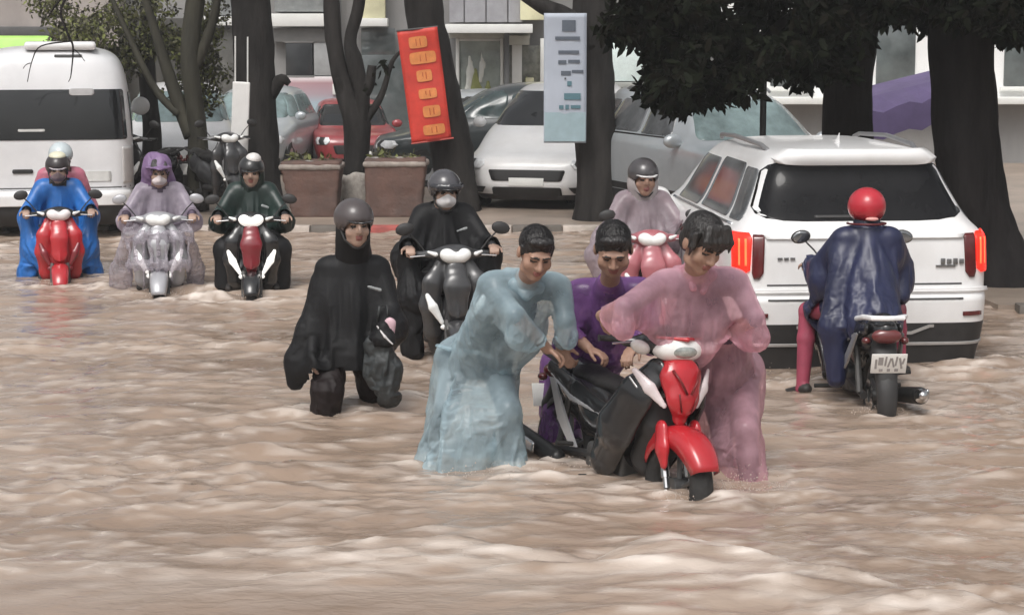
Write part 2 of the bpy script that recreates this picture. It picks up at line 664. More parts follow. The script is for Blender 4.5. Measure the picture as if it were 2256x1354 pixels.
wm = bpy.data.materials.new('flood_water')
wm.use_nodes = True
t = wm.node_tree
b = t.nodes['Principled BSDF']
b.inputs['Roughness'].default_value = 0.2
b.inputs['IOR'].default_value = 1.33
tc = t.nodes.new('ShaderNodeTexCoord')
mp = t.nodes.new('ShaderNodeMapping'); mp.inputs['Scale'].default_value = (0.4, 1.3, 1)
t.links.new(tc.outputs['Object'], mp.inputs['Vector'])
n1 = t.nodes.new('ShaderNodeTexNoise'); n1.inputs['Scale'].default_value = 0.9; n1.inputs['Detail'].default_value = 6
t.links.new(mp.outputs[0], n1.inputs['Vector'])
cr = t.nodes.new('ShaderNodeValToRGB')
cr.color_ramp.elements[0].position = 0.3; cr.color_ramp.elements[0].color = (0.238, 0.172, 0.128, 1)
cr.color_ramp.elements[1].position = 0.72; cr.color_ramp.elements[1].color = (0.385, 0.292, 0.226, 1)
t.links.new(n1.outputs[0], cr.inputs[0])
at_ = t.nodes.new('ShaderNodeAttribute'); at_.attribute_name = 'foam'
mx = t.nodes.new('ShaderNodeMix'); mx.data_type = 'RGBA'
mx.inputs[7].default_value = (0.72, 0.64, 0.575, 1)
t.links.new(at_.outputs['Fac'], mx.inputs[0]); t.links.new(cr.outputs[0], mx.inputs[6])
t.links.new(mx.outputs[2], b.inputs['Base Color'])
rr = t.nodes.new('ShaderNodeMapRange'); rr.inputs[3].default_value = 0.07; rr.inputs[4].default_value = 0.6
t.links.new(at_.outputs['Fac'], rr.inputs[0]); t.links.new(rr.outputs[0], b.inputs['Roughness'])
mp2 = t.nodes.new('ShaderNodeMapping'); mp2.inputs['Scale'].default_value = (0.6, 1.0, 1)
t.links.new(tc.outputs['Object'], mp2.inputs['Vector'])
n2 = t.nodes.new('ShaderNodeTexNoise'); n2.inputs['Scale'].default_value = 20; n2.inputs['Detail'].default_value = 4
n2.inputs['Distortion'].default_value = 0.6
t.links.new(mp2.outputs[0], n2.inputs['Vector'])
bp = t.nodes.new('ShaderNodeBump'); bp.inputs['Strength'].default_value = 0.30; bp.inputs['Distance'].default_value = 0.02
t.links.new(n2.outputs[0], bp.inputs['Height']); t.links.new(bp.outputs[0], b.inputs['Normal'])
wo_ = raw('flood_water', WV, WF, wm)
a_ = wo_.data.attributes.new('foam', 'FLOAT', 'POINT')
a_.data.foreach_set('value', FOAM.ravel().astype(np.float32))
tag(wo_, 'muddy brown flood water running over the road', kind='structure')
# the flood goes on outside the rippled sheet
g = MB()
for x0, x1, y0, y1 in ((-60, -8.5, -30, 25.6), (8.5, 60, -30, 25.6), (-8.5, 8.5, -30, 5.5), (-60, 60, 25.6, 60)):
    g.add([(x0, y0, 0), (x1, y0, 0), (x1, y1, 0), (x0, y1, 0)], [(0, 1, 2, 3)])
tag(g.build('flood_water_beyond', wm), 'calmer flood water outside the street', kind='structure')

# pavements with kerbs
pav = mat('pavement_tiles', (0.30, 0.24, 0.195), 0.45, var=0.3, vscale=1.2, bump=0.2, bscale=12)
g = MB()
g.slab([(-40, 25.15, -.2), (3.6, 25.15, -.2), (4.3, 17.9, -.2), (40, 17.9, -.2), (40, 41, -.2), (-40, 41, -.2)], (0, 0, .27))
tag(g.build('pavement', pav), kind='structure')
kr = mat('kerb_red_paint', (0.42, 0.10, 0.085), 0.55, var=0.3, vscale=5)
kw = mat('kerb_pale_concrete', (0.50, 0.44, 0.39), 0.6, var=0.25, vscale=5)
kd = mat('kerb_dark_concrete', (0.13, 0.115, 0.10), 0.6, var=0.3, vscale=5)
kerb = thing('kerb', 'painted kerb edge along the far pavement', None, (0, 25.05, 0)); kerb['kind'] = 'structure'
for i in range(-14, 6):
    x = i * 0.62
    m = kr if -2.2 < x < -0.9 else (kw if i % 2 else kd)
    MB().box((x + .31, 0, -.03), (.304, .09, .115), bev=.012).build('kerb_stone', m, kerb)
kerb2 = thing('kerb', 'dark kerb edge of the right pavement', None, (0, 0, 0)); kerb2['kind'] = 'structure'
for i in range(12):
    MB().box((4.75 + i * .62, 17.82, -.03), (.304, .09, .12), bev=.012).build('kerb_stone', kd, kerb2)

# ------------------------------------------------------------------ shop building across the street (front plane y = 40)
def fx(px): return (px - 1128) * 0.00879
def fz(py): return 3.02 - 0.00877 * py


conc = mat('grey_render', (0.26, 0.255, 0.25), 0.8, var=0.18, vscale=1.2, stretch=(1, 1, .4))
conc_d = mat('dark_render', (0.10, 0.10, 0.10), 0.8, var=0.25, vscale=1.5)
white_p = mat('white_plaster', (0.74, 0.74, 0.71), 0.6, var=0.08, vscale=2)
cream_p = mat('cream_paint', (0.66, 0.63, 0.42), 0.6, var=0.15, vscale=2)
glass_d = mat('dark_shop_glass', (0.10, 0.115, 0.115), 0.08, spec=0.8, var=0.5, vscale=1.1)
glass_l = mat('pale_shop_glass', (0.36, 0.40, 0.37), 0.12, spec=0.7, var=0.5, vscale=1.4)
shop = thing('shop_building', 'grey shop building with white canopy slab and glass fronts behind the trees', 'building', (0, 40, 0))


def fbox(name, x0, x1, y0, y1, d0, d1, m, parent=None, bev=.012):
    """block on the facade: picture-plan columns x0..x1 and rows y0..y1 turned into metres, depth d0..d1 in front of y=40"""
    X0, X1, Z1, Z0 = fx(x0), fx(x1), fz(y0), fz(y1)
    return MB().box(((X0 + X1) / 2, -(d0 + d1) / 2, (Z0 + Z1) / 2), ((X1 - X0) / 2, abs(d1 - d0) / 2, (Z1 - Z0) / 2), bev=bev).build(name, m, parent or shop)


MB().box((-1.5, .45, 3.4), (12.5, .25, 3.5)).build('wall', conc, shop)
fbox('window_sill', 596, 735, 30, 58, 0.0, .25, white_p)
fbox('window', 604, 728, -160, 26, -.1, .02, mat('grey_window', (.24, .25, .25), .2, var=.2), None)
fbox('window_sill', 452, 524, 36, 56, 0.0, .25, white_p)
fbox('window', 460, 516, -160, 34, -.1, .02, MATS['grey_window'])
fbox('lintel', 596, 735, 62, 92, -.1, .06, mat('grey_lintel', (.17, .17, .165), .7))
w = fbox('window', 628, 687, 94, 166, -.1, .04, mat('black_window', (.035, .037, .04), .2))
fbox('window_frame', 624, 691, 90, 94, -.05, .06, conc, w); fbox('window_frame', 624, 691, 166, 170, -.05, .06, conc, w)
fbox('wall_panel', 690, 732, 92, 166, -.1, .03, mat('pale_grey_panel', (.34, .345, .345), .6))
# printed poster, pink above and pale blue below
pm = mat('poster_print', (.5, .3, .32), .4)
t = pm.node_tree; bb = t.nodes['Principled BSDF']
tcn = t.nodes.new('ShaderNodeTexCoord'); sp = t.nodes.new('ShaderNodeSeparateXYZ'); t.links.new(tcn.outputs['Object'], sp.inputs[0])
mr = t.nodes.new('ShaderNodeMapRange'); mr.inputs[1].default_value = .72; mr.inputs[2].default_value = 1.6; t.links.new(sp.outputs[2], mr.inputs[0])
rp = t.nodes.new('ShaderNodeValToRGB'); t.links.new(mr.outputs[0], rp.inputs[0])
for p_, c_ in ((0.0, (.50, .60, .63)), (.35, (.42, .52, .58)), (.55, (.42, .33, .37)), (.8, (.40, .24, .26)), (1, (.3, .28, .28))):
    e = rp.color_ramp.elements.new(p_); e.color = (*c_, 1)
t.links.new(rp.outputs[0], bb.inputs['Base Color'])
fbox('poster', 622, 738, 168, 266, -.05, .05, pm)
for y0, y1 in ((88, 112), (134, 162), (184, 208), (232, 246)):
    fbox('light_tile', 731, 741, y0, y1, .0, .09, white_p)
fbox('shop_front', 150, 452, 40, 305, -.05, .06, mat('dark_front', (.055, .052, .046), .7, var=.5, vscale=1.5))  # dark panel as backdrop behind the hanging leaves
fbox('shop_front', 456, 526, 62, 300, -.05, .05, mat('dark_grey_front', (.09, .088, .08), .5, var=.5, vscale=2))  # narrower dark panel, a little paler than the one before
fbox('column', 742, 752, -100, 300, 0, .07, conc_d)
fbox('column', 788, 850, -160, 40, 0, .3, cream_p)
fbox('ledge', 780, 856, 40, 58, 0, .4, white_p)
fbox('window', 795, 870, 62, 120, -.05, .03, glass_d)
fbox('shop_front', 756, 985, 120, 300, -.05, .03, glass_d)
for xa, xb in ((990, 1022), (1024, 1070), (1072, 1118), (1120, 1152)):
    fbox('wall_panel', xa, xb, -160, 49, 0, .12, mat('mauve_grey_panel', (.30, .295, .315), .6, var=.12))
fbox('canopy_slab', 986, 1172, 53, 72, 0, 1.5, white_p)
fbox('fascia', 990, 1168, 72, 84, 0, .25, mat('pale_fascia', (.46, .46, .40), .6))
dr = fbox('shop_door', 1012, 1102, 86, 292, -.05, .05, glass_l)
fbox('door_frame', 1004, 1012, 84, 296, -.05, .12, white_p, dr); fbox('door_frame', 1102, 1109, 84, 296, -.05, .12, white_p, dr)
fbox('door_frame', 1012, 1102, 84, 90, -.05, .12, white_p, dr)
fbox('post', 1111, 1122, 72, 250, .9, 1.0, conc_d)
fbox('sign_box', 1112, 1166, 78, 98, .2, .5, mat('pale_sign', (.5, .5, .44), .5))
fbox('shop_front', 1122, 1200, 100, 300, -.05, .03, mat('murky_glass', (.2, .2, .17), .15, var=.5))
for xa, xb, m in ((1128, 1150, white_p), (1158, 1176, cream_p), (1190, 1202, white_p)):
    fbox('column', xa, xb, 84 if m is white_p else 170, 296, .05, .35, m)
fbox('column', 1146, 1200, -160, 44, 0, .3, cream_p)
# panels to the right, seen between the leaves
fbox('lit_panel', 1345, 1440, 88, 178, 0, .1, mat('pale_teal_panel', (.72, .82, .80), .4, var=.1))
fbox('ledge', 1340, 1470, 180, 192, 0, .2, mat('grey_ledge', (.35, .36, .34), .6))
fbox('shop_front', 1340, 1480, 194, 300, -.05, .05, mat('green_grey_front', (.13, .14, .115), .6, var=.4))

# hanging goods inside the glass: long pale and green cloths on a rail
disp_m = [mat('green_cloth', (.26, .28, .10), .8, var=.3), mat('white_cloth', (.68, .69, .64), .8, var=.1)]
for px, y0, y1, r, mi in ((1034, 112, 200, .1, 1), (1060, 110, 175, .08, 1), (1046, 150, 285, .16, 0), (1075, 180, 290, .14, 0), (1160, 170, 290, .12, 0), (1022, 200, 290, .1, 0)):
    s_ = SDF(.05)
    s_.path([(0, 0, fz(y0) - .0), (.02, 0, (fz(y0) + fz(y1)) / 2), (-.02, 0, fz(y1))], [r * .4, r, r * .8], flat=((0, 1, 0), .5))
    o = s_.build('hanging_cloth', disp_m[mi], .035, None, disp=lambda P: .03 * noise3(P * np.array([14, 9, 4]), 5))
    o.location = (fx(px), 39.72, 0)
    tag(o, ('white' if mi else 'olive green') + ' cloth hanging in the glass shop front at column %s' % ('left' if px < 1050 else 'right'), 'cloth', 'cloths hanging in the shop front')
_cl = [o for o in COL.objects if o.get('category') == 'cloth']
for o, l in zip(_cl, ('narrow white cloth hanging leftmost in the glass door', 'short white cloth hanging right of another in the glass door', 'olive cloth hanging in the middle of the glass door',
                      'olive cloth hanging low at the right side of the glass door', 'olive cloth hanging beside the cream column', 'olive cloth hanging low at the left door frame')):
    o['label'] = l

# pale wall further right
pale = thing('pale_building', 'bright white building seen through gaps under the dark leaves', 'building', (0, 37, 0))
MB().box((8.6, .3, 3.6), (4.9, .3, 3.9)).build('wall', mat('bright_plaster', (.82, .82, .81), .6, var=.06, vscale=1), pale)
for x in (5.0, 6.9, 9.2):
    w = MB().box((x, .02, 2.0), (.35, .06, .55), bev=.02).build('window', glass_d, pale)
    MB().box((x, -.02, 1.4), (.42, .09, .04), bev=.01).build('sill', white_p, w)
MB().box((8.6, -.25, 1.2), (4.9, .3, .06), bev=.01).build('ledge', white_p, pale)
MB().box((8.6, -.02, .55), (4.9, .05, .6)).build('plinth', conc, pale)

# far left frontage with green awning
lefth = thing('corner_house', 'mauve grey house front at upper left behind the van', 'building', (0, 39.5, 0))
MB().box((-11.5, .3, 3.4), (4.0, .3, 3.5)).build('wall', mat('mauve_render', (.36, .32, .30), .8, var=.2, vscale=1), lefth)
MB().box((-10.2, -.1, 2.42), (2.4, .1, .09), bev=.02).build('beam', conc_d, lefth)
MB().box((-9.8, -.02, 1.2), (1.7, .05, .9), bev=.02).build('shutter', mat('brown_shutter', (.12, .10, .085), .6, stretch=(1, 1, 12)), lefth)
aw = thing('green_awning', 'bright green awning with rounded yellow end above the white van', 'awning', (-8.6, 34.0, 2.02))
s_ = SDF(.04).box((0, 0, 0), (1.1, .5, .20), (R(-22), 0, 0), .1)
s_.build('canopy', [mat('awning_green', (.36, .62, .13), .45, var=.25, vscale=1.5)], .03, aw)
SDF(.03).ell((1.12, -.05, .03), (.24, .42, .21)).build('end_roll', mat('awning_yellow_end', (.60, .66, .26), .5, var=.2), .03, aw)
MB().box((0, -.47, .06), (1.08, .03, .05), bev=.015).build('edge_strip', mat('awning_pale', (.66, .72, .40), .5), aw)
for sx in (-1, 1): MB().tube([(sx, .2, -.2), (sx, .2, -2.1)], .03).build('post', conc_d, aw)

# purple stall awnings on the right
pur = mat('purple_tarp', (.115, .085, .185), .5, var=.2, vscale=2, bump=.3, bscale=6)
for i, (x, y, z, w_, tl, lab) in enumerate(((4.95, 25.2, 1.62, .62, .28, 'small tilted purple tarp between the two dark trunks'), (6.55, 22.5, 1.82, .72, .0, 'wide purple stall awning at the right edge beyond the big trunk'))):
    a_w = thing('purple_awning', lab, 'awning', (x, y, z), 0, 'purple stall awnings')
    V, F = [], []
    n = 9
    for a in range(n):
        for k, (dy, dz) in enumerate(((.5, .26), (0, .16), (-.45, 0), (-.47, -.22 - .1 * (1 - i)))):
            u = -1 + 2 * a / (n - 1)
            V.append((u * w_, dy, dz + tl * u * w_ * .9 - .035 * math.cos(u * 9) * (k > 1)))
    for a in range(n - 1):
        for k in range(3):
            F.append((a * 4 + k, a * 4 + 4 + k, a * 4 + 5 + k, a * 4 + 1 + k))
    o = raw('tarp', V, F, pur, a_w, smooth=False)
    o.modifiers.new('t', 'SOLIDIFY').thickness = .012
    for sx in (-1, 1):
        MB().tube([(sx * w_ * .95, -.4, -.05 + tl * sx * w_ * .85), (sx * w_ * .95, -.4, -z + .07)], .02).build('pole', conc_d, a_w)
# stall counter and crates right edge
st = thing('stall_counter', 'grey metal stall counter at right edge behind the big trunk', 'counter', (6.6, 22.8, .07))
MB().box((0, 0, .55), (.75, .3, .03), bev=.01).build('top', mat('stall_steel', (.42, .42, .42), .35, .6), st)
MB().box((0, .05, .26), (.7, .25, .26), bev=.01).build('cabinet', mat('stall_grey', (.2, .2, .2), .6, var=.3), st)
MB().box((0, .2, 1.0), (.75, .05, .35), bev=.01).build('back_board', mat('stall_back', (.11, .105, .10), .6, var=.4), st)
MB().box((0, .1, 1.37), (.75, .16, .03), bev=.01).build('shelf', mat('stall_pale', (.6, .6, .58), .5), st)
bn = thing('green_bin', 'dark green wheeled rubbish bin at right edge behind the big trunk', 'bin', (5.35, 19.9, .07))
SDF(.02).box((0, 0, .34), (.26, .24, .30), rd=.05).build('body', mat('bin_green', (.045, .16, .06), .5, var=.2), .02, bn)
SDF(.02).box((0, 0, .66), (.28, .27, .035), (R(-6), 0, 0), rd=.025).build('lid', mat('bin_lid', (.04, .12, .05), .45), .015, bn)
for sx in (-1, 1):
    MB().lathe([(0, -.02), (.06, -.02), (.06, .02), (0, .02)], (sx * .2, .2, .06), (1, 0, 0), 16).build('wheel', mat('black_rubber', (.02, .02, .02), .7), bn)

# ------------------------------------------------------------------ trees
bark = mat('wet_bark', (.013, .011, .011), .85, spec=.25, var=.6, vscale=5, stretch=(1, 1, .25), bump=.8, bscale=14)
bark_far = mat('hazy_bark', (.026, .0235, .022), .85, spec=.25, var=.6, vscale=5, stretch=(1, 1, .25), bump=1.0, bscale=14)  # far trunks: haze painted in as a paler bark colour
bark_g = mat('mossy_bark', (.034, .031, .020), .8, var=.5, vscale=5, stretch=(1, 1, .25), bump=.8, bscale=14)


def limb(pts, rads, seed=0, n=22, sub=10, rough=.09):
    """bent tapering limb with uneven bark; returns verts, faces"""
    P = np.array(pts, float); r = np.array(rads, float)
    tt = np.linspace(0, len(P) - 1, (len(P) - 1) * sub + 1)

    def cat(A):
        out = []
        for u in tt:
            i = min(int(u), len(A) - 2); f = u - i
            p0 = A[max(i - 1, 0)]; p1 = A[i]; p2 = A[i + 1]; p3 = A[min(i + 2, len(A) - 1)]
            out.append(.5 * ((2 * p1) + (-p0 + p2) * f + (2 * p0 - 5 * p1 + 4 * p2 - p3) * f * f + (-p0 + 3 * p1 - 3 * p2 + p3) * f ** 3))
        return np.array(out)
    C = cat(P); rr = cat(r[:, None])[:, 0]
    mb = MB().tube(C, np.maximum(rr, .004), n)
    V = np.array(mb.V)
    cen = np.repeat(C, n, 0)
    off = V - cen
    nn = noise3(V * np.array([7, 7, 2.2]) + seed, 31) + .5 * noise3(V * np.array([19, 19, 6]) + seed, 32)
    V = cen + off * (1 + rough * nn)[:, None]
    return V, mb.F


def leafcloud(name, P, size, mats, parent, seed=0, droop=.3, aspect=.42):
    """one leaf per point: a folded pointed blade of six corners"""
    rg = np.random.default_rng(seed)
    n = len(P)
    d = rg.normal(size=(n, 3)); d[:, 2] -= droop * 2; d /= np.linalg.norm(d, axis=1)[:, None]
    u = np.cross(d, rg.normal(size=(n, 3))); u /= np.linalg.norm(u, axis=1)[:, None] + 1e-9
    w = np.cross(d, u)
    s = (size * rg.uniform(.6, 1.35, n))[:, None]
    a = s * aspect * .5
    base = P
    mid = P + d * s * .5 - w * s * .06
    tip = P + d * s
    V = np.stack([base, P + d * s * .28 + u * a, P + d * s * .66 + u * a * .8 - w * s * .03, tip, P + d * s * .66 - u * a * .8 - w * s * .03, P + d * s * .28 - u * a], 1)
    V[:, 0] = base; V = V.reshape(-1, 3)
    k = np.arange(n)[:, None] * 6
    F = np.concatenate([k + np.array([[0, 1, 2, 3]]), k + np.array([[0, 3, 4, 5]])], 0)
    mi = np.tile(rg.integers(0, len(mats), n), 2)
    return raw(name, V, F, mats, parent, mi, smooth=False)


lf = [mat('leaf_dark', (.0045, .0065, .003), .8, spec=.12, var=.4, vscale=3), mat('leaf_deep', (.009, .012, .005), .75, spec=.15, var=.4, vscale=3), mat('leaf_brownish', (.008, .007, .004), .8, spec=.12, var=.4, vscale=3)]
lo_ = [mat('leaf_olive', (.10, .098, .045), .7, var=.4, vscale=3), mat('leaf_moss', (.15, .165, .05), .7, var=.4, vscale=3), mat('leaf_drab', (.055, .052, .033), .7, var=.4, vscale=3)]  # olive tree: three leaf tones mixed at random


def tree(name, label, base, limbs, bm=bark, leaves=None, lsize=.15, lm=None, lseed=0, group='street trees along the far pavement'):
    tr = thing(name, label, 'tree', base, 0, group)
    mb = MB()
    for i, (pts, rads) in enumerate(limbs):
        if i == 0:
            V, F = limb(pts, rads, lseed)
            raw('trunk', V, F, bm, tr)
        else:
            V, F = limb(pts, rads, lseed + i, 12, 6)
            mb.add(V, F)
    if len(limbs) > 1: mb.build('limbs', bm, tr, smooth=True)
    if leaves is not None:
        leafcloud('crown', leaves, lsize, lm, tr, lseed)
    return tr


def blob_points(blobs, n, seed):
    """points through a set of ellipsoid clumps (cx, cy, cz, rx, ry, rz), thicker toward each clump's rim"""
    rg = np.random.default_rng(seed)
    B = np.array(blobs, float)
    vol = B[:, 3] * B[:, 4] * B[:, 5]
    k = rg.choice(len(B), n, p=vol / vol.sum())
    v = rg.normal(size=(n, 3)); v /= np.linalg.norm(v, axis=1)[:, None]
    v *= (rg.uniform(0, 1, n) ** .45)[:, None]
    return B[k, :3] + v * B[k, 3:]


def crown_over(z0, z1, rad, n, seed, cx=0, cy=0):
    rg = np.random.default_rng(seed)
    bl = [(cx + rg.normal() * rad * .5, cy + rg.normal() * rad * .5, rg.uniform(z0, z1), rg.uniform(.4, .8), rg.uniform(.4, .8), rg.uniform(.3, .55)) for _ in range(22)]
    return blob_points(bl, n, seed)


Z0 = .05
tree('street_tree', 'slender mossy tree with thin drooping stems right of the white van', (-4.22, 27.3, Z0),
     [([(0, 0, 0), (.03, 0, 1), (-.05, 0, 2.1), (.1, .1, 3.4), (.2, .1, 5)], [.17, .13, .125, .11, .06]),
      ([(-.05, 0, 1.0), (-.35, .1, 1.8), (-.75, .1, 3.2)], [.10, .08, .04]),
      ([(.0, 0, 1.9), (.28, 0, 2.6), (.42, 0, 3.6)], [.08, .06, .03]),
      ([(-.2, 0, 1.3), (-.6, .2, 1.7), (-1.2, .3, 3.0)], [.06, .05, .03])], bark_g,
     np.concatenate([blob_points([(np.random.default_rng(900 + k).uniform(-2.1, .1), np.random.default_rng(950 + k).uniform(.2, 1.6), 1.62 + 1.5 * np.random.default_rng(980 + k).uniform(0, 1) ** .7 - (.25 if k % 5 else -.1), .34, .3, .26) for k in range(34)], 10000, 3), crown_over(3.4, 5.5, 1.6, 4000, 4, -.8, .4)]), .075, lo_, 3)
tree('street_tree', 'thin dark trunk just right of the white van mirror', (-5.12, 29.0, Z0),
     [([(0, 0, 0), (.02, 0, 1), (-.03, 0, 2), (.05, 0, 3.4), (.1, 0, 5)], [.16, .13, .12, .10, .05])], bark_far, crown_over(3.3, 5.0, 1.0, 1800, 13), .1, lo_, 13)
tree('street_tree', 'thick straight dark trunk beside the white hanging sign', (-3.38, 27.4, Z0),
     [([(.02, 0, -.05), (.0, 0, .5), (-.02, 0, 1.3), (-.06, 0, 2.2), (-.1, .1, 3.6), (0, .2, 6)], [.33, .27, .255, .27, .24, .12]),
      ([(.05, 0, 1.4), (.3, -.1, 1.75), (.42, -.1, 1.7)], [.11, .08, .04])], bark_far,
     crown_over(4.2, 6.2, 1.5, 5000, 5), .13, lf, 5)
tree('street_tree', 'forked knobbly trunk with whitewashed foot between the brown planters', (-2.08, 27.2, Z0),
     [([(0, 0, -.1), (0, 0, .6), (.02, 0, 1.15), (-.12, 0, 1.55), (-.25, 0, 2.1), (-.30, 0, 2.7), (-.35, 0, 4.5)], [.19, .165, .185, .13, .11, .105, .06]),
      ([(.03, 0, 1.05), (.1, -.05, 1.5), (.0, -.05, 2.0), (-.05, 0, 2.3), (.08, 0, 2.9), (.2, 0, 4.5)], [.14, .10, .11, .085, .08, .04]),
      ([(.08, -.03, 1.15), (.35, -.05, 1.55), (.50, -.05, 2.0), (.7, -.05, 2.2)], [.07, .045, .03, .015]),
      ([(.08, -.03, 1.5), (.2, -.1, 1.7), (.24, -.1, 1.95)], [.07, .07, .06]),
      ([(-.1, -.02, 1.4), (-.2, -.1, 1.7), (-.24, -.1, 1.78)], [.06, .05, .045])], bark_far,
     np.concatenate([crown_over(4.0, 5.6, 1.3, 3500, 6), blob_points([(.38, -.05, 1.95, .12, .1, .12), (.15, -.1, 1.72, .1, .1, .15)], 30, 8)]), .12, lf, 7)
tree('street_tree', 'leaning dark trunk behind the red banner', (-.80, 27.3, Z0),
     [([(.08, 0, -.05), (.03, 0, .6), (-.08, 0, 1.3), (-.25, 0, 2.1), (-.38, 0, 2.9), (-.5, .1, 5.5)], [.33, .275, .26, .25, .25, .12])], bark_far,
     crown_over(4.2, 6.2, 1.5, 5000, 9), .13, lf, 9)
tree('street_tree', 'dark trunk right of the pale blue banner', (1.06, 26.0, Z0),
     [([(.05, 0, -.05), (.03, 0, .6), (0, 0, 1.3), (-.03, 0, 2.1), (-.03, 0, 2.9), (.1, .1, 5.5)], [.33, .275, .255, .24, .25, .12]),
      ([(-.05, -.1, 2.2), (-.35, -.15, 2.55), (-.75, -.2, 2.75), (-1.3, -.2, 3.1)], [.14, .12, .09, .05])], bark_far,
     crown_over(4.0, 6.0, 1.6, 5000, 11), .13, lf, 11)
# the big dark tree on the right with its low hanging crown
big_bl = []
rg = np.random.default_rng(21)
prof_x = [-3.7, -3.34, -3.1, -2.65, -2.3, -1.9, -1.7, -1.2, -.7, .2, .9]
prof_z = [2.42, 2.22, 1.60, 1.62, 1.78, 1.95, 1.75, 2.38, 2.45, 2.3, 2.4]
for i in range(230):
    x = rg.uniform(-3.55, 1.7); zb = np.interp(x, prof_x, prof_z)
    z = zb + .13 + rg.uniform(0, 1) ** 1.25 * 1.5
    big_bl.append((x, rg.uniform(-1.3, 1.1), z, rg.uniform(.16, .30), rg.uniform(.2, .4), rg.uniform(.11, .20)))
low_leaf = blob_points(big_bl, 42000, 22)
top_bl = [(rg.uniform(-3.8, 3.4), rg.uniform(-2.2, 2.6), rg.uniform(3.3, 5.5), rg.uniform(.5, .9), rg.uniform(.5, .9), rg.uniform(.3, .5)) for i in range(70)]
big_leaf = np.concatenate([low_leaf, blob_points(top_bl, 16000, 29)])
bx_, bz_ = big_leaf[:, 0], big_leaf[:, 2]
gap = ((bx_ > -1.10) & (bx_ < -.62) & (bz_ < 2.5)) | ((bx_ > -2.25) & (bx_ < -1.95) & (bz_ < 2.0)) | ((bx_ > -3.55) & (bx_ < -3.25) & (bz_ < 2.3) & (bz_ > 1.9))
big_leaf = big_leaf[~gap]
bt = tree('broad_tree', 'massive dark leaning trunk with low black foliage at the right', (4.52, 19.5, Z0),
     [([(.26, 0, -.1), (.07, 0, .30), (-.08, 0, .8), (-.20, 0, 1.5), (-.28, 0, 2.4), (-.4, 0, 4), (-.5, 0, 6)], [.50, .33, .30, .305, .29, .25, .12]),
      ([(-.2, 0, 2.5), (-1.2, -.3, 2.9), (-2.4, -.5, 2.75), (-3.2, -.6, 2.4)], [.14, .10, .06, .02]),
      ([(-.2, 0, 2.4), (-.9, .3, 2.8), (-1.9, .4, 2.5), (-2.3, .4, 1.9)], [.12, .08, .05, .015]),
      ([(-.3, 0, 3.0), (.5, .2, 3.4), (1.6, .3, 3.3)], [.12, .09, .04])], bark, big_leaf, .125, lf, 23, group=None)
bt['group'] = 'trees on the right pavement'
tree('street_tree', 'straight dark trunk rising behind the roof of the white car with lit tail lamps', (3.5, 21.2, Z0),
     [([(.0, 0, -.05), (.0, 0, .6), (-.03, 0, 1.4), (-.02, 0, 2.2), (.02, 0, 3), (.1, 0, 5)], [.34, .29, .27, .26, .27, .14]),
      ([(0, 0, 1.9), (-.5, -.1, 2.3), (-1.1, -.1, 2.6)], [.12, .09, .05])], bark,
     blob_points([(-.2, -.3, 2.6, .55, .3, .45), (-.7, -.2, 2.9, .6, .4, .4), (.6, 0, 3.0, .35, .3, .2), (0, 0, 4.2, 1.2, 1, .7)], 3500, 25), .15, lf, 27, group='trees on the right pavement')
pl = thing('metal_pole', 'thin dark pole standing beneath the black leaves', 'pole', (2.45, 20.0, Z0))
MB().tube([(0, 0, 0), (0, 0, 4)], .032).build('shaft', mat('pole_black', (.02, .02, .02), .5), pl)
MB().lathe([(.0, 0), (.07, 0), (.06, .05), (.035, .06)], (0, 0, 0), (0, 0, 1), 14).build('foot', MATS['pole_black'], pl)

# bare drooping twigs over the van
tw = thing('hanging_branch', 'bare dark drooping branch hanging over the white van roof', 'branch', (-4.75, 22.0, 2.9))
mb = MB()
for pts, rd in (([(0.05, 0, .5), (.02, 0, 0), (-.06, 0, -.25), (.02, 0, -.5), (.06, 0, -.62), (.03, 0, -.9), (-.0, 0, -.98)], [.02, .016, .013, .014, .010, .006, .003]),
                ([(0.0, 0, -.05), (-.12, 0, -.18), (-.2, 0, -.3)], [.012, .01, .006]),
                ([(.03, 0, -.55), (-.28, 0, -.60), (-.38, 0, -.75), (-.44, 0, -.98)], [.009, .007, .006, .003]),
                ([(-.40, 0, -.78), (-.45, 0, -.80), (-.48, 0, -.84)], [.005, .004, .002]),
                ([(.05, 0, -.62), (.12, 0, -.68), (.18, 0, -.76)], [.006, .004, .002])):
    V, F = limb(pts, rd, 3, 8, 5)
    mb.add(V, F)
mb.build('twigs', bark, tw, smooth=True)

# whitewashed foot of the forked tree
wf = SDF(.02)
wf.cap((0, 0, -.1), (0, 0, .42), .205, .19)
o = wf.build('whitewash', mat('flaking_whitewash', (.50, .47, .43), .8, var=.2, vscale=9, col2=(.22, .19, .165)), .03, None, disp=lambda P: .02 * noise3(P * 9, 41))
for tr in COL.objects:
    if tr.get('label', '').startswith('forked knobbly'): o.parent = tr

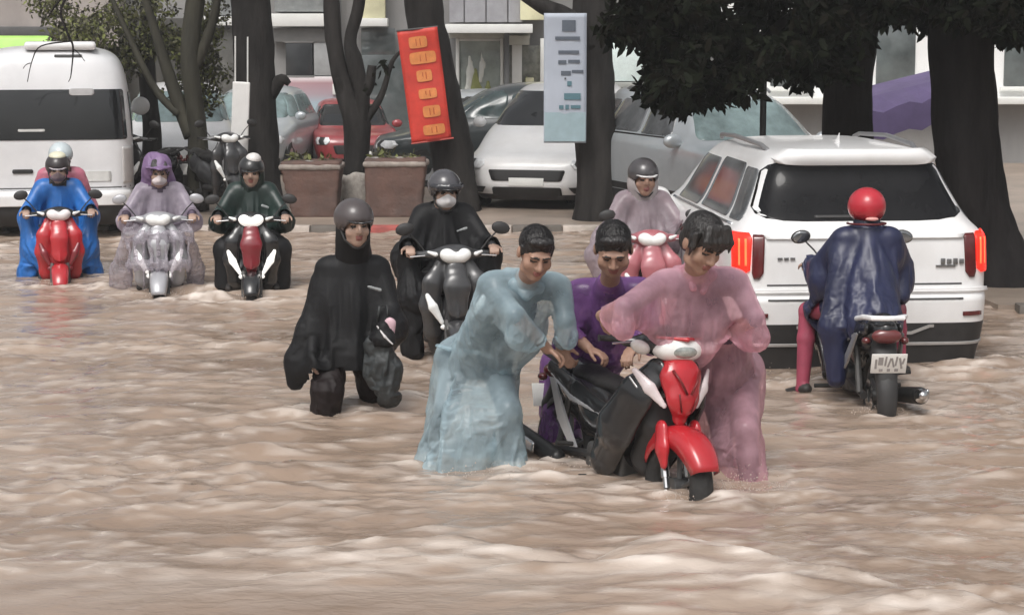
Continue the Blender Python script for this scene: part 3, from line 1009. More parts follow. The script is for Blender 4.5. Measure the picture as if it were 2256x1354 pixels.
# ------------------------------------------------------------------ planters, banners
pb = mat('stained_brown_concrete', (.155, .085, .066), .75, var=.5, vscale=2.5, bump=.5, bscale=20, col2=(.085, .058, .05))
for i, (x, y, w0, w1, h_, lab) in enumerate(((-2.605, 26.6, .30, .385, .64, 'tapered brown concrete planter left of the whitewashed trunk'), (-1.51, 26.6, .36, .395, .68, 'large reddish brown concrete planter right of the whitewashed trunk'))):
    p = thing('planter', lab, 'planter', (x, y, .07), 0, 'concrete planters')
    s_ = SDF(.015)
    for k in range(6):
        f0 = k / 5
        s_.box((0.0 + (.045 if i == 0 else -.02) * (1 - f0), 0, h_ * f0 * .9 + .06), (w0 + (w1 - w0) * f0, .3, .08), rd=.03)
    s_.build('tub', pb, .025, p, disp=lambda P: .012 * noise3(P * 7, 43))
    s_ = SDF(.01).box((0, 0, h_), (w1 + .02, .32, .035), rd=.025)
    s_.build('rim', mat('worn_rim', (.30, .26, .23), .8, var=.4, vscale=6), .02, p, disp=lambda P: .014 * noise3(P * 9, 44))
    s_ = SDF(.03)
    for k in range(14):
        s_.ell((random.uniform(-w1, w1) * .9, random.uniform(-.25, .2), h_ + .03), (random.uniform(.04, .1), .07, random.uniform(.03, .06)))
    s_.build('soil', mat('pale_rubble', (.26, .24, .22), .9, var=.5, vscale=8), .02, p, disp=lambda P: .02 * noise3(P * 16, 45))
    P = blob_points([(-.15, 0, h_ + .1, .18, .15, .08), (.2, -.05, h_ + .08, .15, .12, .06)], 120, 46 + i)
    leafcloud('weeds', P, .09, lo_, p, 47)


def sheet(name, w_, h_, parent, m, bend, nx=10, ny=26, th=.006):
    V, F = [], []
    for j in range(ny + 1):
        for i in range(nx + 1):
            u, v = i / nx - .5, j / ny - .5
            V.append((u * w_, bend(u, v), v * h_))
    for j in range(ny):
        for i in range(nx):
            a = j * (nx + 1) + i
            F.append((a, a + 1, a + nx + 2, a + nx + 1))
    o = raw(name, V, F, m, parent)
    o.modifiers.new('t', 'SOLIDIFY').thickness = th
    return o


rb = thing('red_banner', 'tilted red vertical banner with six orange yellow character blocks on the leaning trunk', 'banner', (-1.14, 26.72, 1.75))
rb.rotation_euler = (R(3), R(-7), 0)
bend_r = lambda u, v: .02 * math.sin(v * 9) * (u + .5) + .05 * (u * u) + .012 * math.sin(u * 7 + v * 4)
sheet('cloth', .525, 1.46, rb, mat('banner_red', (.62, .055, .038), .55, var=.2, vscale=3, bump=.2, bscale=6), bend_r)
ym = mat('banner_yellow_print', (.74, .27, .085), .6, var=.15, vscale=8)
for k, (cu, cv, ww, hh) in enumerate(((-.02, .385, .25, .15), (.05, .245, .36, .155), (.03, .085, .21, .15), (.06, -.075, .25, .13), (.10, -.235, .24, .15), (.10, -.40, .30, .135))):
    # each character block: a rounded patch of strokes printed on the cloth
    V, F = [], []
    nx, ny = 12, 8
    for j in range(ny + 1):
        for i in range(nx + 1):
            a, b_ = i / nx * 2 - 1, j / ny * 2 - 1
            # rounded square
            rr_ = 1 - .10 * abs(a * b_) ** 3
            u = cu + a * rr_ * ww / .525 * .5 * .95; v = cv + b_ * rr_ * hh / 1.46 * .5
            V.append((u * .525, bend_r(u, v) - .012, v * 1.46))
    for j in range(ny):
        for i in range(nx):
            a = j * (nx + 1) + i
            F.append((a, a + 1, a + nx + 2, a + nx + 1))
    o = raw('character_block', V, F, ym, rb)
    sm = mat('banner_stroke', (.55, .13, .045), .6, var=.1)
    for du in (-.12, .14):
        q = MB()
        q.box(((cu + du * ww / .525 * .8) * .525, bend_r(cu, cv) - .0155, cv * 1.46), (.007, .001, hh * .30))
        q.build('stroke', sm, o)
MB().tube([(-.27, 0, .74), (.27, 0, .73)], .012).build('top_rod', conc_d, rb)
MB().tube([(-.27, 0, -.735), (.29, .03, -.73)], .010).build('bottom_rod', mat('banner_rod', (.5, .1, .08), .5), rb)

bb_ = thing('pale_blue_banner', 'pale blue white vertical banner with rows of dark marks on the dark trunk', 'banner', (.66, 25.5, 1.87))
bend_b = lambda u, v: .05 * u * u + .01 * math.sin(v * 8)
bbm = mat('banner_pale', (.42, .46, .53), .5, var=.08, vscale=2)
sheet('cloth', .53, 1.60, bb_, bbm, bend_b)
MB().box((0, -.005, .0), (.01, .01, .01)).build('clip', conc_d, bb_)
mk = [mat('banner_ink', (.10, .12, .15), .6), mat('banner_ink_teal', (.10, .20, .24), .6)]
for x0, x1, y0, y1, mi in ((40, 70, 15, 38, 0), (25, 80, 50, 57, 0), (32, 78, 80, 87, 0), (32, 50, 101, 109, 0), (54, 80, 100, 107, 0), (38, 60, 124, 133, 0), (62, 88, 122, 128, 0), (52, 62, 146, 156, 1), (45, 82, 172, 186, 1), (34, 44, 198, 206, 1), (48, 56, 197, 207, 1), (60, 82, 198, 205, 1)):
    X0, X1 = (x0 / 95 - .5) * .53, (x1 / 95 - .5) * .53
    ZA, ZB = .80 - y1 / 280 * 1.6, .80 - y0 / 280 * 1.6
    MB().box(((X0 + X1) / 2, bend_b((X0 + X1) / 1.06, (ZA + ZB) / 3.2) - .009, (ZA + ZB) / 2), ((X1 - X0) / 2, .0015, (ZB - ZA) / 2), bev=.0).build('printed_mark', mk[mi], bb_)
MB().box((.0, -.006, -.60), (.255, .002, .18), bev=0).build('printed_field', mat('banner_teal_field', (.33, .44, .48), .5, var=.1), bb_)

ws = thing('white_sign', 'tall narrow white sign hanging left of the thick trunk', 'sign', (-3.53, 26.6, 1.28))
ws.rotation_euler = (0, R(3), 0)
SDF(.01).box((0, 0, 0), (.115, .02, .52), rd=.018).build('board', mat('sign_white', (.74, .73, .71), .5, var=.06), .012, ws)
MB().tube([(-.08, 0, .5), (-.1, 0, 1.1)], .01).tube([(.08, 0, .5), (.06, 0, 1.1)], .01).build('straps', white_p, ws)

# ================================================================== cars
def pchip(xs, ys):
    xs = np.array(xs, float); ys = np.array(ys, float)
    h = np.diff(xs); dl = np.diff(ys) / h
    m = np.zeros(len(xs)); m[0], m[-1] = dl[0], dl[-1]
    for i in range(1, len(xs) - 1):
        if dl[i - 1] * dl[i] > 0:
            w1, w2 = 2 * h[i] + h[i - 1], h[i] + 2 * h[i - 1]
            m[i] = (w1 + w2) / (w1 / dl[i - 1] + w2 / dl[i])

    def f(x):
        x = np.clip(np.asarray(x, float), xs[0], xs[-1])
        i = np.clip(np.searchsorted(xs, x) - 1, 0, len(xs) - 2)
        t_ = (x - xs[i]) / h[i]
        return ((1 + 2 * t_) * (1 - t_) ** 2 * ys[i] + t_ * (1 - t_) ** 2 * h[i] * m[i] + t_ * t_ * (3 - 2 * t_) * ys[i + 1] + t_ * t_ * (t_ - 1) * h[i] * m[i + 1])
    return f


class Shell:
    """car body as a stack of rounded plan outlines; x forward, y left, z up"""

    def __init__(s, w, xr, xf, n, z):
        s.w, s.xr, s.xf, s.n, s.z = pchip(*zip(*w)), pchip(*zip(*xr)), pchip(*zip(*xf)), pchip(*zip(*n)), z

    def mesh(s, nz=90, na=120):
        t_ = np.linspace(0, 1, nz)
        zz = s.z[0] + (s.z[1] - s.z[0]) * (1 - (1 - t_) ** 1.5)
        V, F = [], []
        an = np.linspace(0, 2 * np.pi, na, endpoint=False)
        for z in zz:
            w, a, b_, n = float(s.w(z)), float(s.xr(z)), float(s.xf(z)), float(s.n(z))
            c, hl = (a + b_) / 2, (b_ - a) / 2
            ca, sa = np.cos(an), np.sin(an)
            x = c + hl * np.sign(ca) * np.abs(ca) ** (2 / n)
            y = w * np.sign(sa) * np.abs(sa) ** (2 / n)
            V.append(np.stack([x, y, np.full(na, z)], 1))
        V = np.concatenate(V)
        for i in range(nz - 1):
            for k in range(na):
                k2 = (k + 1) % na
                F.append((i * na + k, i * na + k2, (i + 1) * na + k2, (i + 1) * na + k))
        F.append(tuple(range(na - 1, -1, -1))); F.append(tuple((nz - 1) * na + k for k in range(na)))
        return V, F

    def end_x(s, y, z, front):
        w, a, b_, n = s.w(z), s.xr(z), s.xf(z), s.n(z)
        c, hl = (a + b_) / 2, (b_ - a) / 2
        f = (1 - np.clip(np.abs(y / np.maximum(w, 1e-3)), 0, .999) ** n) ** (1 / n)
        return c + (hl if front else -hl) * f

    def side_y(s, x, z):
        w, a, b_, n = s.w(z), s.xr(z), s.xf(z), s.n(z)
        c, hl = (a + b_) / 2, (b_ - a) / 2
        return w * (1 - np.clip(np.abs((x - c) / hl), 0, .999) ** n) ** (1 / n)

    def panel(s, name, side, rows, m, parent, off=.006, cols=16, th=.012):
        """sheet lying on one side of the shell; rows of (z, lo, hi); side: rear, front, left, right"""
        rows = sorted(rows)
        zs = [r[0] for r in rows]
        zz = np.array(sorted(set(list(np.linspace(zs[0], zs[-1], 14)) + zs)))
        lo = np.interp(zz, zs, [r[1] for r in rows]); hi = np.interp(zz, zs, [r[2] for r in rows])
        u = np.linspace(0, 1, cols)
        A = lo[:, None] + (hi - lo)[:, None] * u
        Z = np.repeat(zz[:, None], cols, 1)

        def surf(A, Z):
            if side in ('rear', 'front'):
                return np.stack([s.end_x(A, Z, side == 'front'), A, Z], -1)
            y = s.side_y(A, Z)
            return np.stack([A, y if side == 'left' else -y, Z], -1)
        e = 2e-3
        P = surf(A, Z)
        dA = surf(A + e, Z) - surf(A - e, Z); dZ = surf(A, Z + e) - surf(A, Z - e)
        N = np.cross(dA, dZ); N /= np.linalg.norm(N, axis=-1, keepdims=True) + 1e-9
        out = {'rear': (-1, 0, 0), 'front': (1, 0, 0), 'left': (0, 1, 0), 'right': (0, -1, 0)}[side]
        N *= np.where((N @ np.array(out, float)) < 0, -1, 1)[..., None]
        T = P + N * off; B = P - N * th
        nr, nc = T.shape[:2]
        V = np.concatenate([T.reshape(-1, 3), B.reshape(-1, 3)])
        F = []
        for i in range(nr - 1):
            for k in range(nc - 1):
                a = i * nc + k
                F.append((a, a + 1, a + nc + 1, a + nc))
        ring = [k for k in range(nc)] + [i * nc + nc - 1 for i in range(1, nr)] + [(nr - 1) * nc + k for k in range(nc - 2, -1, -1)] + [i * nc for i in range(nr - 2, 0, -1)]
        o_ = nr * nc
        for i in range(len(ring)):
            a, b_ = ring[i], ring[(i + 1) % len(ring)]
            F.append((a, b_, b_ + o_, a + o_))
        o = raw(name, V, F, m, parent)
        bm = bmesh.new(); bm.from_mesh(o.data)
        bmesh.ops.recalc_face_normals(bm, faces=bm.faces[:])
        bm.to_mesh(o.data); bm.free()
        return o


def rr_rows(z0, z1, l0, h0, l1, h1, r=.04, n=5):
    """rows of a quad with rounded corners; l,h at bottom (0) and top (1)"""
    out = []
    for i in range(n + 1):
        a = i / n * math.pi / 2
        d = r * (1 - math.sin(a)); z = r * (1 - math.cos(a))
        f = z / (z1 - z0)
        out.append((z0 + z, l0 + (l1 - l0) * f + d, h0 + (h1 - h0) * f - d))
        out.append((z1 - z, l1 + (l0 - l1) * f + d, h1 + (h0 - h1) * f - d))
    return out


white_car = mat('white_car_paint', (.82, .82, .82), .3, spec=.5, vscale=2.2, coat=.5, col2=(.70, .69, .68))
blk_tr = mat('black_plastic_trim', (.022, .021, .021), .5, var=.25, vscale=8)
car_glass = mat('car_glass', (.012, .013, .014), .06, spec=.75, var=.4, vscale=2)
car_glass2 = mat('reflective_side_glass', (.10, .105, .11), .1, spec=.8, var=.6, vscale=2.4)
chrome = mat('chrome', (.62, .62, .62), .18, 1.0, var=.05)
lamp_on = mat('tail_lamp_lit', (.7, .03, .015), .25, var=.2, vscale=30, emit=(1.0, .012, .006), estr=1.2)
lamp_hot = mat('tail_lamp_core', (.9, .25, .08), .25, emit=(1.0, .06, .025), estr=1.5)
lamp_off = mat('tail_lamp_dark', (.10, .012, .012), .15, var=.3, vscale=14, coat=.6)
lamp_clear = mat('clear_lamp', (.72, .73, .74), .12, spec=.8, var=.25, vscale=12, coat=.6)
tyre_m = mat('tyre_rubber', (.022, .021, .02), .75, var=.3, vscale=12, bump=.3, bscale=40)
rim_m = mat('alloy_rim', (.38, .38, .38), .3, .8, var=.15)
arch_m = mat('wheel_well', (.012, .012, .012), .8)


def car_wheel(parent, x, y, r=.35, wd=.22):
    s_ = 1 if y > 0 else -1
    w_ = MB().lathe([(r * .62, -wd / 2), (r * .93, -wd / 2), (r, -wd * .3), (r, wd * .3), (r * .93, wd / 2), (r * .62, wd / 2), (r * .62, -wd / 2)], (x, y, r), (0, 1, 0), 36).build('wheel', tyre_m, parent)
    rm = MB().lathe([(.0, s_ * wd * .25), (r * .15, s_ * wd * .3), (r * .62, s_ * wd * .42), (r * .64, s_ * wd * .2), (r * .2, 0)], (x, y, r), (0, 1, 0), 30)
    rm.build('rim', rim_m, w_)
    ar = MB().lathe([(0, 0), (r * 1.22, 0), (r * 1.22, .02), (0, .02)], (x, y + s_ * (wd * .5 - .05), r * 1.0), (0, 1, 0), 30).build('wheel_arch', arch_m, parent)
    return w_


def body_obj(sh, parent, paint, low=None, low_m=None, nz=90, na=120):
    V, F = sh.mesh(nz, na)
    V = np.array(V)
    mi = [1 if (low is not None and np.mean([V[i][2] for i in f]) < low) else 0 for f in F]
    return raw('body', V, F, [paint, low_m or blk_tr], parent, mi)


SUV = Shell(w=[(.04, .915), (.2, .925), (.3, .935), (.45, .945), (.8, .955), (1.02, .945), (1.10, .915), (1.16, .865), (1.22, .82), (1.4, .735), (1.56, .66), (1.63, .615), (1.675, .55), (1.705, .40), (1.725, .14), (1.728, .02)],
            xr=[(.04, -2.34), (.2, -2.35), (.32, -2.365), (.62, -2.38), (.68, -2.335), (.8, -2.325), (1.05, -2.30), (1.12, -2.26), (1.2, -2.20), (1.58, -1.97), (1.64, -1.99), (1.68, -1.93), (1.71, -1.7), (1.728, -1.2)],
            xf=[(.04, 2.1), (.2, 2.25), (.32, 2.33), (.6, 2.36), (.85, 2.3), (.97, 2.1), (1.03, 1.6), (1.07, 1.15), (1.12, 1.02), (1.35, .72), (1.6, .3), (1.67, .05), (1.71, -.3), (1.728, -.8)],
            n=[(.04, 8), (.5, 12), (1.05, 12), (1.2, 10), (1.6, 9), (1.70, 6), (1.728, 4)], z=(.04, 1.728))


def suv_common(t_, sh, paint):
    body_obj(sh, t_, paint, .46)
    for sx in ('left', 'right'):
        sh.panel('side_window', sx, rr_rows(1.17, 1.56, -1.62, -.55, -1.40, -.58, .06), car_glass2, t_)
        sh.panel('side_window', sx, rr_rows(1.16, 1.54, -.47, .42, -.47, .22, .05), car_glass2, t_)
        sh.panel('quarter_window', sx, rr_rows(1.17, 1.54, -2.02, -1.68, -1.80, -1.45, .05), car_glass2, t_)
        sh.panel('side_trim', sx, rr_rows(.46, .54, -2.0, 2.0, -2.0, 2.0, .03), blk_tr, t_)
        sh.panel('window_trim', sx, rr_rows(1.135, 1.15, -1.9, .6, -1.9, .6, .005), chrome, t_)
        sg_ = 1 if sx == 'left' else -1
        m_ = SDF(.02).ell((.78, sg_ * 1.0, 1.13), (.075, .12, .085)).cap((.8, sg_ * .86, 1.1), (.8, sg_ * .95, 1.1), .03).build('mirror', [paint], .018, t_)
        MB().tube([(-1.6, sg_ * .55, 1.665), (-1.45, sg_ * .57, 1.70), (-.6, sg_ * .60, 1.725), (.1, sg_ * .57, 1.70), (.2, sg_ * .55, 1.67)], .018).build('roof_rail', mat('grey_rail', (.33, .33, .34), .35, .5), t_)
        for x in (-1.42, 1.42): car_wheel(t_, x, sg_ * .83)
    s_ = SDF(.02).path([(-1.45, 0, 1.71), (-1.30, 0, 1.71)], [.035, .02], flat=((0, 1, 0), .6)).cap((-1.46, 0, 1.72), (-1.50, 0, 1.79), .03, .008, flat=((0, 1, 0), .5))
    s_.build('roof_antenna', paint, .008, t_)


SUV_LOC = (2.39, 17.37, -.115)
suv = thing('white_suv', 'white car with lit red tail lamps, seen from behind, in the flood on the right', 'car', SUV_LOC, R(95))
suv.scale = (1.045, 1.045, 1.008)
suv_common(suv, SUV, white_car)
# rear glass: dark, with a black surround
rw = SUV.panel('rear_window', 'rear', [(1.185, -.42, .42), (1.19, -.56, .56), (1.205, -.68, .68), (1.235, -.745, .745), (1.28, -.755, .755), (1.40, -.705, .705), (1.53, -.655, .655), (1.575, -.61, .61), (1.60, -.55, .55)], mat('rear_glass', (.007, .007, .008), .07, spec=.22, var=.3), suv, .004, 30)
SUV.panel('spoiler', 'rear', [(1.60, -.54, .54), (1.615, -.57, .57), (1.66, -.50, .50)], white_car, suv, .05, 24, .05)
SUV.panel('wiper', 'rear', [(1.205, -.02, .34), (1.222, -.02, .34)], blk_tr, suv, .012)
for k, (z0, z1) in enumerate(((.62, .632), (.725, .737))):
    SUV.panel('shut_line', 'rear', [(z0, -.70, .70), (z1, -.70, .70)], mat('panel_gap', (.06, .06, .06), .6), suv, .003, 24)
SUV.panel('tailgate_crease', 'rear', [(1.06, -.70, .70), (1.085, -.72, .72)], white_car, suv, .022, 24)
SUV.panel('number_plate_recess', 'rear', rr_rows(.76, .93, -.27, .27, -.3, .3, .03), mat('soft_grey_paint', (.55, .55, .55), .4, var=.05), suv, .003, 14)
SUV.panel('bumper_top', 'rear', [(.66, -.90, .90), (.70, -.88, .88)], white_car, suv, .03, 30)
for sg_ in (-1, 1):
    def rng(a, b_): return (a, b_) if sg_ > 0 else (-b_, -a)
    l_ = SUV.panel('tail_lamp', 'rear', [(z, *rng(a, b_)) for z, a, b_ in ((.81, .85, .90), (.84, .815, .91), (1.07, .80, .91), (1.10, .81, .90))], lamp_on, suv, .016, 14, .03)
    SUV.panel('lamp_core', 'rear', [(z, *rng(a, b_)) for z, a, b_ in ((.87, .83, .842), (1.06, .83, .842))], lamp_hot, l_, .02, 4, .01)
    SUV.panel('lamp_core', 'rear', [(z, *rng(a, b_)) for z, a, b_ in ((.87, .868, .876), (1.06, .868, .876))], lamp_hot, l_, .02, 4, .01)
    SUV.panel('dark_lamp', 'rear', [(z, *rng(a, b_)) for z, a, b_ in ((.775, .755, .79), (.82, .725, .802), (1.07, .715, .795), (1.09, .72, .79))], lamp_off, suv, .014, 8, .02)
    # silver strips of the lower bumper, each bent upward to the side
    zz = [(.20, .365), (.33, .365), (.46, .415), (.90, .415)]
    V, F = [], []
    for i, (y, z) in enumerate(zz + [(q_[0], q_[1] + .022) for q_ in zz[::-1]]):
        V.append((float(SUV.end_x(y, z, False)) - .012, sg_ * y, z))
    mbs = MB(); mbs.slab([V[0], V[1], V[6], V[7]], (.02, 0, 0)); mbs.slab([V[1], V[2], V[5], V[6]], (.02, 0, 0)); mbs.slab([V[2], V[3], V[4], V[5]], (.02, 0, 0))
    mbs.build('bumper_strip', mat('satin_strip', (.42, .41, .40), .35, .4), suv)
    SUV.panel('bumper_strip', 'rear', [(.285, *rng(.18, .88)), (.305, *rng(.18, .90))], MATS['satin_strip'], suv, .01, 20)
    SUV.panel('reflector', 'rear', [(.50, *rng(.70, .84)), (.53, *rng(.70, .84))], lamp_off, suv, .012, 8)
# badge lettering, raised
for i in range(4):
    MB().box((float(SUV.end_x(-.62, .90, False)) - .01, -.56 - i * .045, .895), (.006, .016, .022 - .004 * (i % 2)), bev=.003).build('badge_letter', mat('badge_grey', (.18, .18, .18), .3, .5), suv)
MB().box((float(SUV.end_x(-.62, .86, False)) - .008, -.58, .862), (.006, .07, .006)).build('badge_letter', MATS['badge_grey'], suv)
for i in range(3):
    MB().box((float(SUV.end_x(.55, .92, False)) - .01, .52 + i * .045, .925), (.005, .017, .008), bev=.002).build('badge_letter', MATS['badge_grey'], suv)


def front_face(t_, sh, paint, lz, gz, hw, grille=True):
    """windscreen, lamps, grille and intakes of a car seen from the front"""
    for sg_ in (-1, 1):
        a, b_ = (hw * .62, hw * .93)
        r0 = [(lz - .06, a + .06, b_ - .02), (lz, a, b_), (lz + .06, a + .02, b_ - .03)]
        rows = r0 if sg_ > 0 else [(z, -y1, -y0) for z, y0, y1 in r0]
        l_ = sh.panel('headlamp', 'front', rows, lamp_clear, t_, .012, 10, .03)
        sh.panel('lamp_core', 'front', [(z, y0 + .05, y0 + .13) for z, y0, y1 in rows], blk_tr, l_, .014, 5, .01)
        f0 = [(gz - .22, hw * .66, hw * .84), (gz - .14, hw * .6, hw * .86)]
        sh.panel('fog_intake', 'front', f0 if sg_ > 0 else [(z, -y1, -y0) for z, y0, y1 in f0], blk_tr, t_, .008, 8)
    if grille:
        sh.panel('grille', 'front', rr_rows(gz - .06, gz + .09, -hw * .5, hw * .5, -hw * .56, hw * .56, .03), blk_tr, t_, .008, 16)
        sh.panel('lower_intake', 'front', rr_rows(gz - .26, gz - .14, -hw * .5, hw * .5, -hw * .5, hw * .5, .03), blk_tr, t_, .008, 16)


def hatch_shell(h_=1.48, L=4.1, hw=.86):
    k = h_ / 1.48
    return Shell(w=[(.18, hw * .9), (.3, hw * .97), (.6, hw), (.85, hw * .985), (.93 * k, hw * .93), (1.0 * k, hw * .88), (1.2 * k, hw * .8), (1.36 * k, hw * .71), (1.43 * k, hw * .58), (1.465 * k, hw * .35), (1.48 * k, .04)],
                 xr=[(.18, -L / 2 + .1), (.4, -L / 2), (.7, -L / 2), (.93 * k, -L / 2 + .07), (1.05 * k, -L / 2 + .2), (1.36 * k, -L / 2 + .55), (1.43 * k, -L / 2 + .75), (1.48 * k, -L / 2 + 1.3)],
                 xf=[(.18, L / 2 - .12), (.4, L / 2), (.6, L / 2 - .02), (.74, L / 2 - .12), (.82, L / 2 - .45), (.90 * k, L / 2 - .95), (.95 * k, L / 2 - 1.1), (1.2 * k, L / 2 - 1.5), (1.38 * k, L / 2 - 1.85), (1.44 * k, L / 2 - 2.1), (1.48 * k, L / 2 - 2.5)],
                 n=[(.18, 4.5), (.5, 5.5), (.9, 6), (1.2, 5.5), (1.48, 3)], z=(.18, 1.48 * k))


def parked_car(label, loc, rz, paint, h_=1.48, L=4.1, hw=.86, glass=car_glass, group='cars parked behind the street trees'):
    t_ = thing('parked_car', label, 'car', loc, rz, group)
    k = h_ / 1.48
    sh = hatch_shell(h_, L, hw)
    body_obj(sh, t_, paint, .26, nz=60, na=80)
    front_face(t_, sh, paint, .66, .50, hw)
    sh.panel('windscreen', 'front', rr_rows(.97 * k, 1.36 * k, -hw * .80, hw * .80, -hw * .66, hw * .66, .06), glass, t_, .006, 18)
    sh.panel('rear_window', 'rear', rr_rows(1.0 * k, 1.34 * k, -hw * .76, hw * .76, -hw * .62, hw * .62, .06), glass, t_, .006, 18)
    for sd in ('left', 'right'):
        sg_ = 1 if sd == 'left' else -1
        sh.panel('side_window', sd, rr_rows(.98 * k, 1.32 * k, -L / 2 + .55, -.02, -L / 2 + .85, -.06, .06), glass, t_)
        sh.panel('side_window', sd, rr_rows(.98 * k, 1.33 * k, .04, L / 2 - 1.32, .0, L / 2 - 1.78, .05), glass, t_)
        SDF(.02).ell((L / 2 - 1.32, sg_ * (hw + .04), 1.0 * k), (.06, .10, .075)).build('mirror', paint, .025, t_)
        for x in (-L * .3, L * .31): car_wheel(t_, x, sg_ * (hw - .11), .31, .2)
        l0 = [(.66, .66 * hw, .92 * hw), (.88 * k, .7 * hw, .92 * hw)]
        sh.panel('tail_lamp', 'rear', l0 if sg_ > 0 else [(z, -b_, -a) for z, a, b_ in l0], lamp_off, t_, .012, 8, .02)
    MB().box((L / 2 + .0, 0, .43), (.008, .24, .055), bev=.004).build('number_plate', white_p, t_)
    return t_


dk_paint = mat('dark_car_paint', (.03, .04, .042), .3, coat=.6, var=.1)
red_paint = mat('red_car_paint', (.28, .04, .045), .3, coat=.6, var=.1)
sil_paint = mat('silver_car_paint', (.45, .48, .50), .3, .3, coat=.5, var=.05)
teal_glass = mat('teal_windscreen', (.20, .27, .27), .1, spec=.8, var=.5, vscale=2)
parked_car('white car facing the street between the leaning trunk and the blue banner trunk', (.72, 29.4, .02), R(-104), white_car, 1.72, 4.4, .95)
parked_car('dark car parked side-on behind the red banner', (-.10, 32.3, .05), R(184), dk_paint, 1.6, 4.2, .88, mat('dark_teal_glass', (.05, .075, .075), .1, spec=.8, var=.4))
parked_car('small red car with dark windscreen behind the poster wall gap', (-2.92, 37.2, -.12), R(-82), red_paint, 1.34, 3.5, .76)
parked_car('white car parked between the van and the mossy tree', (-5.05, 31.2, .05), R(-82), white_car, 1.62, 4.1, .84, teal_glass)
parked_car('white car parked askew behind the dark trunk at the leaves', (2.35, 29.2, .05), R(-125), white_car, 1.62, 4.3, .88, teal_glass)
parked_car('silver car parked far back between the mossy tree and the thick trunk', (-4.4, 35.5, .0), R(-95), sil_paint, 1.5, 4.0, .84, teal_glass)
parked_car('pale car parked far back right of the red banner', (-.35, 36.5, -.05), R(-70), sil_paint, 1.45, 4.0, .84)
b2 = thing('parked_car', 'silver car with pale windscreen behind the roof of the white car', 'car', (2.55, 25.0, .05), R(-70), 'cars parked behind the street trees')
suv_common(b2, SUV, sil_paint)
front_face(b2, SUV, sil_paint, .82, .62, .9)
SUV.panel('windscreen', 'front', rr_rows(1.14, 1.58, -.76, .76, -.58, .58, .06), teal_glass, b2, .006, 18)

# ------------------------------------------------------------------ the white van
VAN = Shell(w=[(.25, .90), (.4, .97), (.9, .985), (1.3, .98), (1.75, .95), (2.05, .90), (2.2, .84), (2.28, .74), (2.33, .58), (2.36, .3), (2.365, .05)],
            xr=[(.25, -2.62), (.42, -2.72), (.62, -2.72), (.66, -2.66), (1.2, -2.64), (1.75, -2.60), (2.1, -2.53), (2.25, -2.46), (2.33, -2.3), (2.365, -1.8)],
            xf=[(.25, 2.6), (.42, 2.72), (.7, 2.7), (.95, 2.5), (1.15, 2.1), (1.25, 1.9), (1.8, 1.35), (2.1, 1.0), (2.25, .7), (2.33, .3), (2.365, -.6)],
            n=[(.25, 8), (1, 10), (1.8, 9), (2.2, 7), (2.365, 3)], z=(.25, 2.365))
van = thing('white_van', 'tall white passenger van with wide black rear window at the left edge', 'van', (-5.98, 26.72, -.09), R(90 + 11.5))
vanp = mat('van_paint', (.70, .70, .71), .35, var=.07, vscale=2.5, coat=.4)
body_obj(VAN, van, vanp, .66)
VAN.panel('rear_window', 'rear', rr_rows(1.27, 1.86, -.90, .90, -.86, .86, .03), car_glass, van, .008, 30)
VAN.panel('high_brake_lamp', 'rear', rr_rows(1.79, 1.87, -.53, -.24, -.53, -.24, .03), mat('grey_lamp', (.42, .41, .41), .3), van, .02, 10)
VAN.panel('window_sticker', 'rear', rr_rows(1.37, 1.40, .05, .36, .05, .36, .012), mat('pale_sticker', (.55, .55, .53), .5), van, .014, 10)
VAN.panel('roof_vent', 'rear', rr_rows(2.235, 2.26, -.40, -.08, -.40, -.08, .01), blk_tr, van, .012, 10)
VAN.panel('door_handle', 'rear', rr_rows(.88, .93, .20, .44, .20, .44, .02), blk_tr, van, .014, 10)
VAN.panel('rust_stain', 'rear', rr_rows(.72, .80, .02, .17, .02, .17, .03), mat('rust_brown', (.36, .24, .12), .7, var=.4), van, .003, 8, .004)
VAN.panel('shut_line', 'rear', [(.70, -.93, .93), (.712, -.93, .93)], MATS['panel_gap'], van, .004, 30)
VAN.panel('bumper_step', 'rear', [(.50, -.93, .93), (.66, -.95, .95)], white_car, van, .04, 30, .05)
VAN.panel('number_plate', 'rear', rr_rows(.78, .90, -.70, -.40, -.70, -.40, .01), mat('plate_pale', (.6, .6, .58), .5), van, .012, 8)
for sg_ in (-1, 1):
    r0 = [(.75, .84, .955), (1.18, .84, .955)]
    VAN.panel('tail_lamp', 'rear', r0 if sg_ > 0 else [(z, -b_, -a) for z, a, b_ in r0], mat('van_lamp', (.30, .03, .03), .2, coat=.5) if sg_ > 0 else mat('van_lamp_pale', (.5, .48, .47), .3), van, .012, 8, .02)
    for x in (-1.7, 1.75): car_wheel(van, x, sg_ * .86, .36, .23)
    for x0, x1 in ((-2.3, -1.0), (-.9, .3), (.4, 1.3)):
        VAN.panel('side_window', 'left' if sg_ > 0 else 'right', rr_rows(1.28, 1.82, x0, x1, x0, x1 - .06, .05), car_glass, van)
    mr_ = SDF(.02).ell((1.75, sg_ * 1.16, 1.50), (.08, .13, .13)).cap((1.7, sg_ * .95, 1.42), (1.74, sg_ * 1.1, 1.46), .03).build('mirror', white_car, .02, van)
s_ = SDF(.02).box((-2.1, -.15, 2.37), (.35, .42, .05), rd=.04)
s_.build('roof_unit', white_car, .025, van)

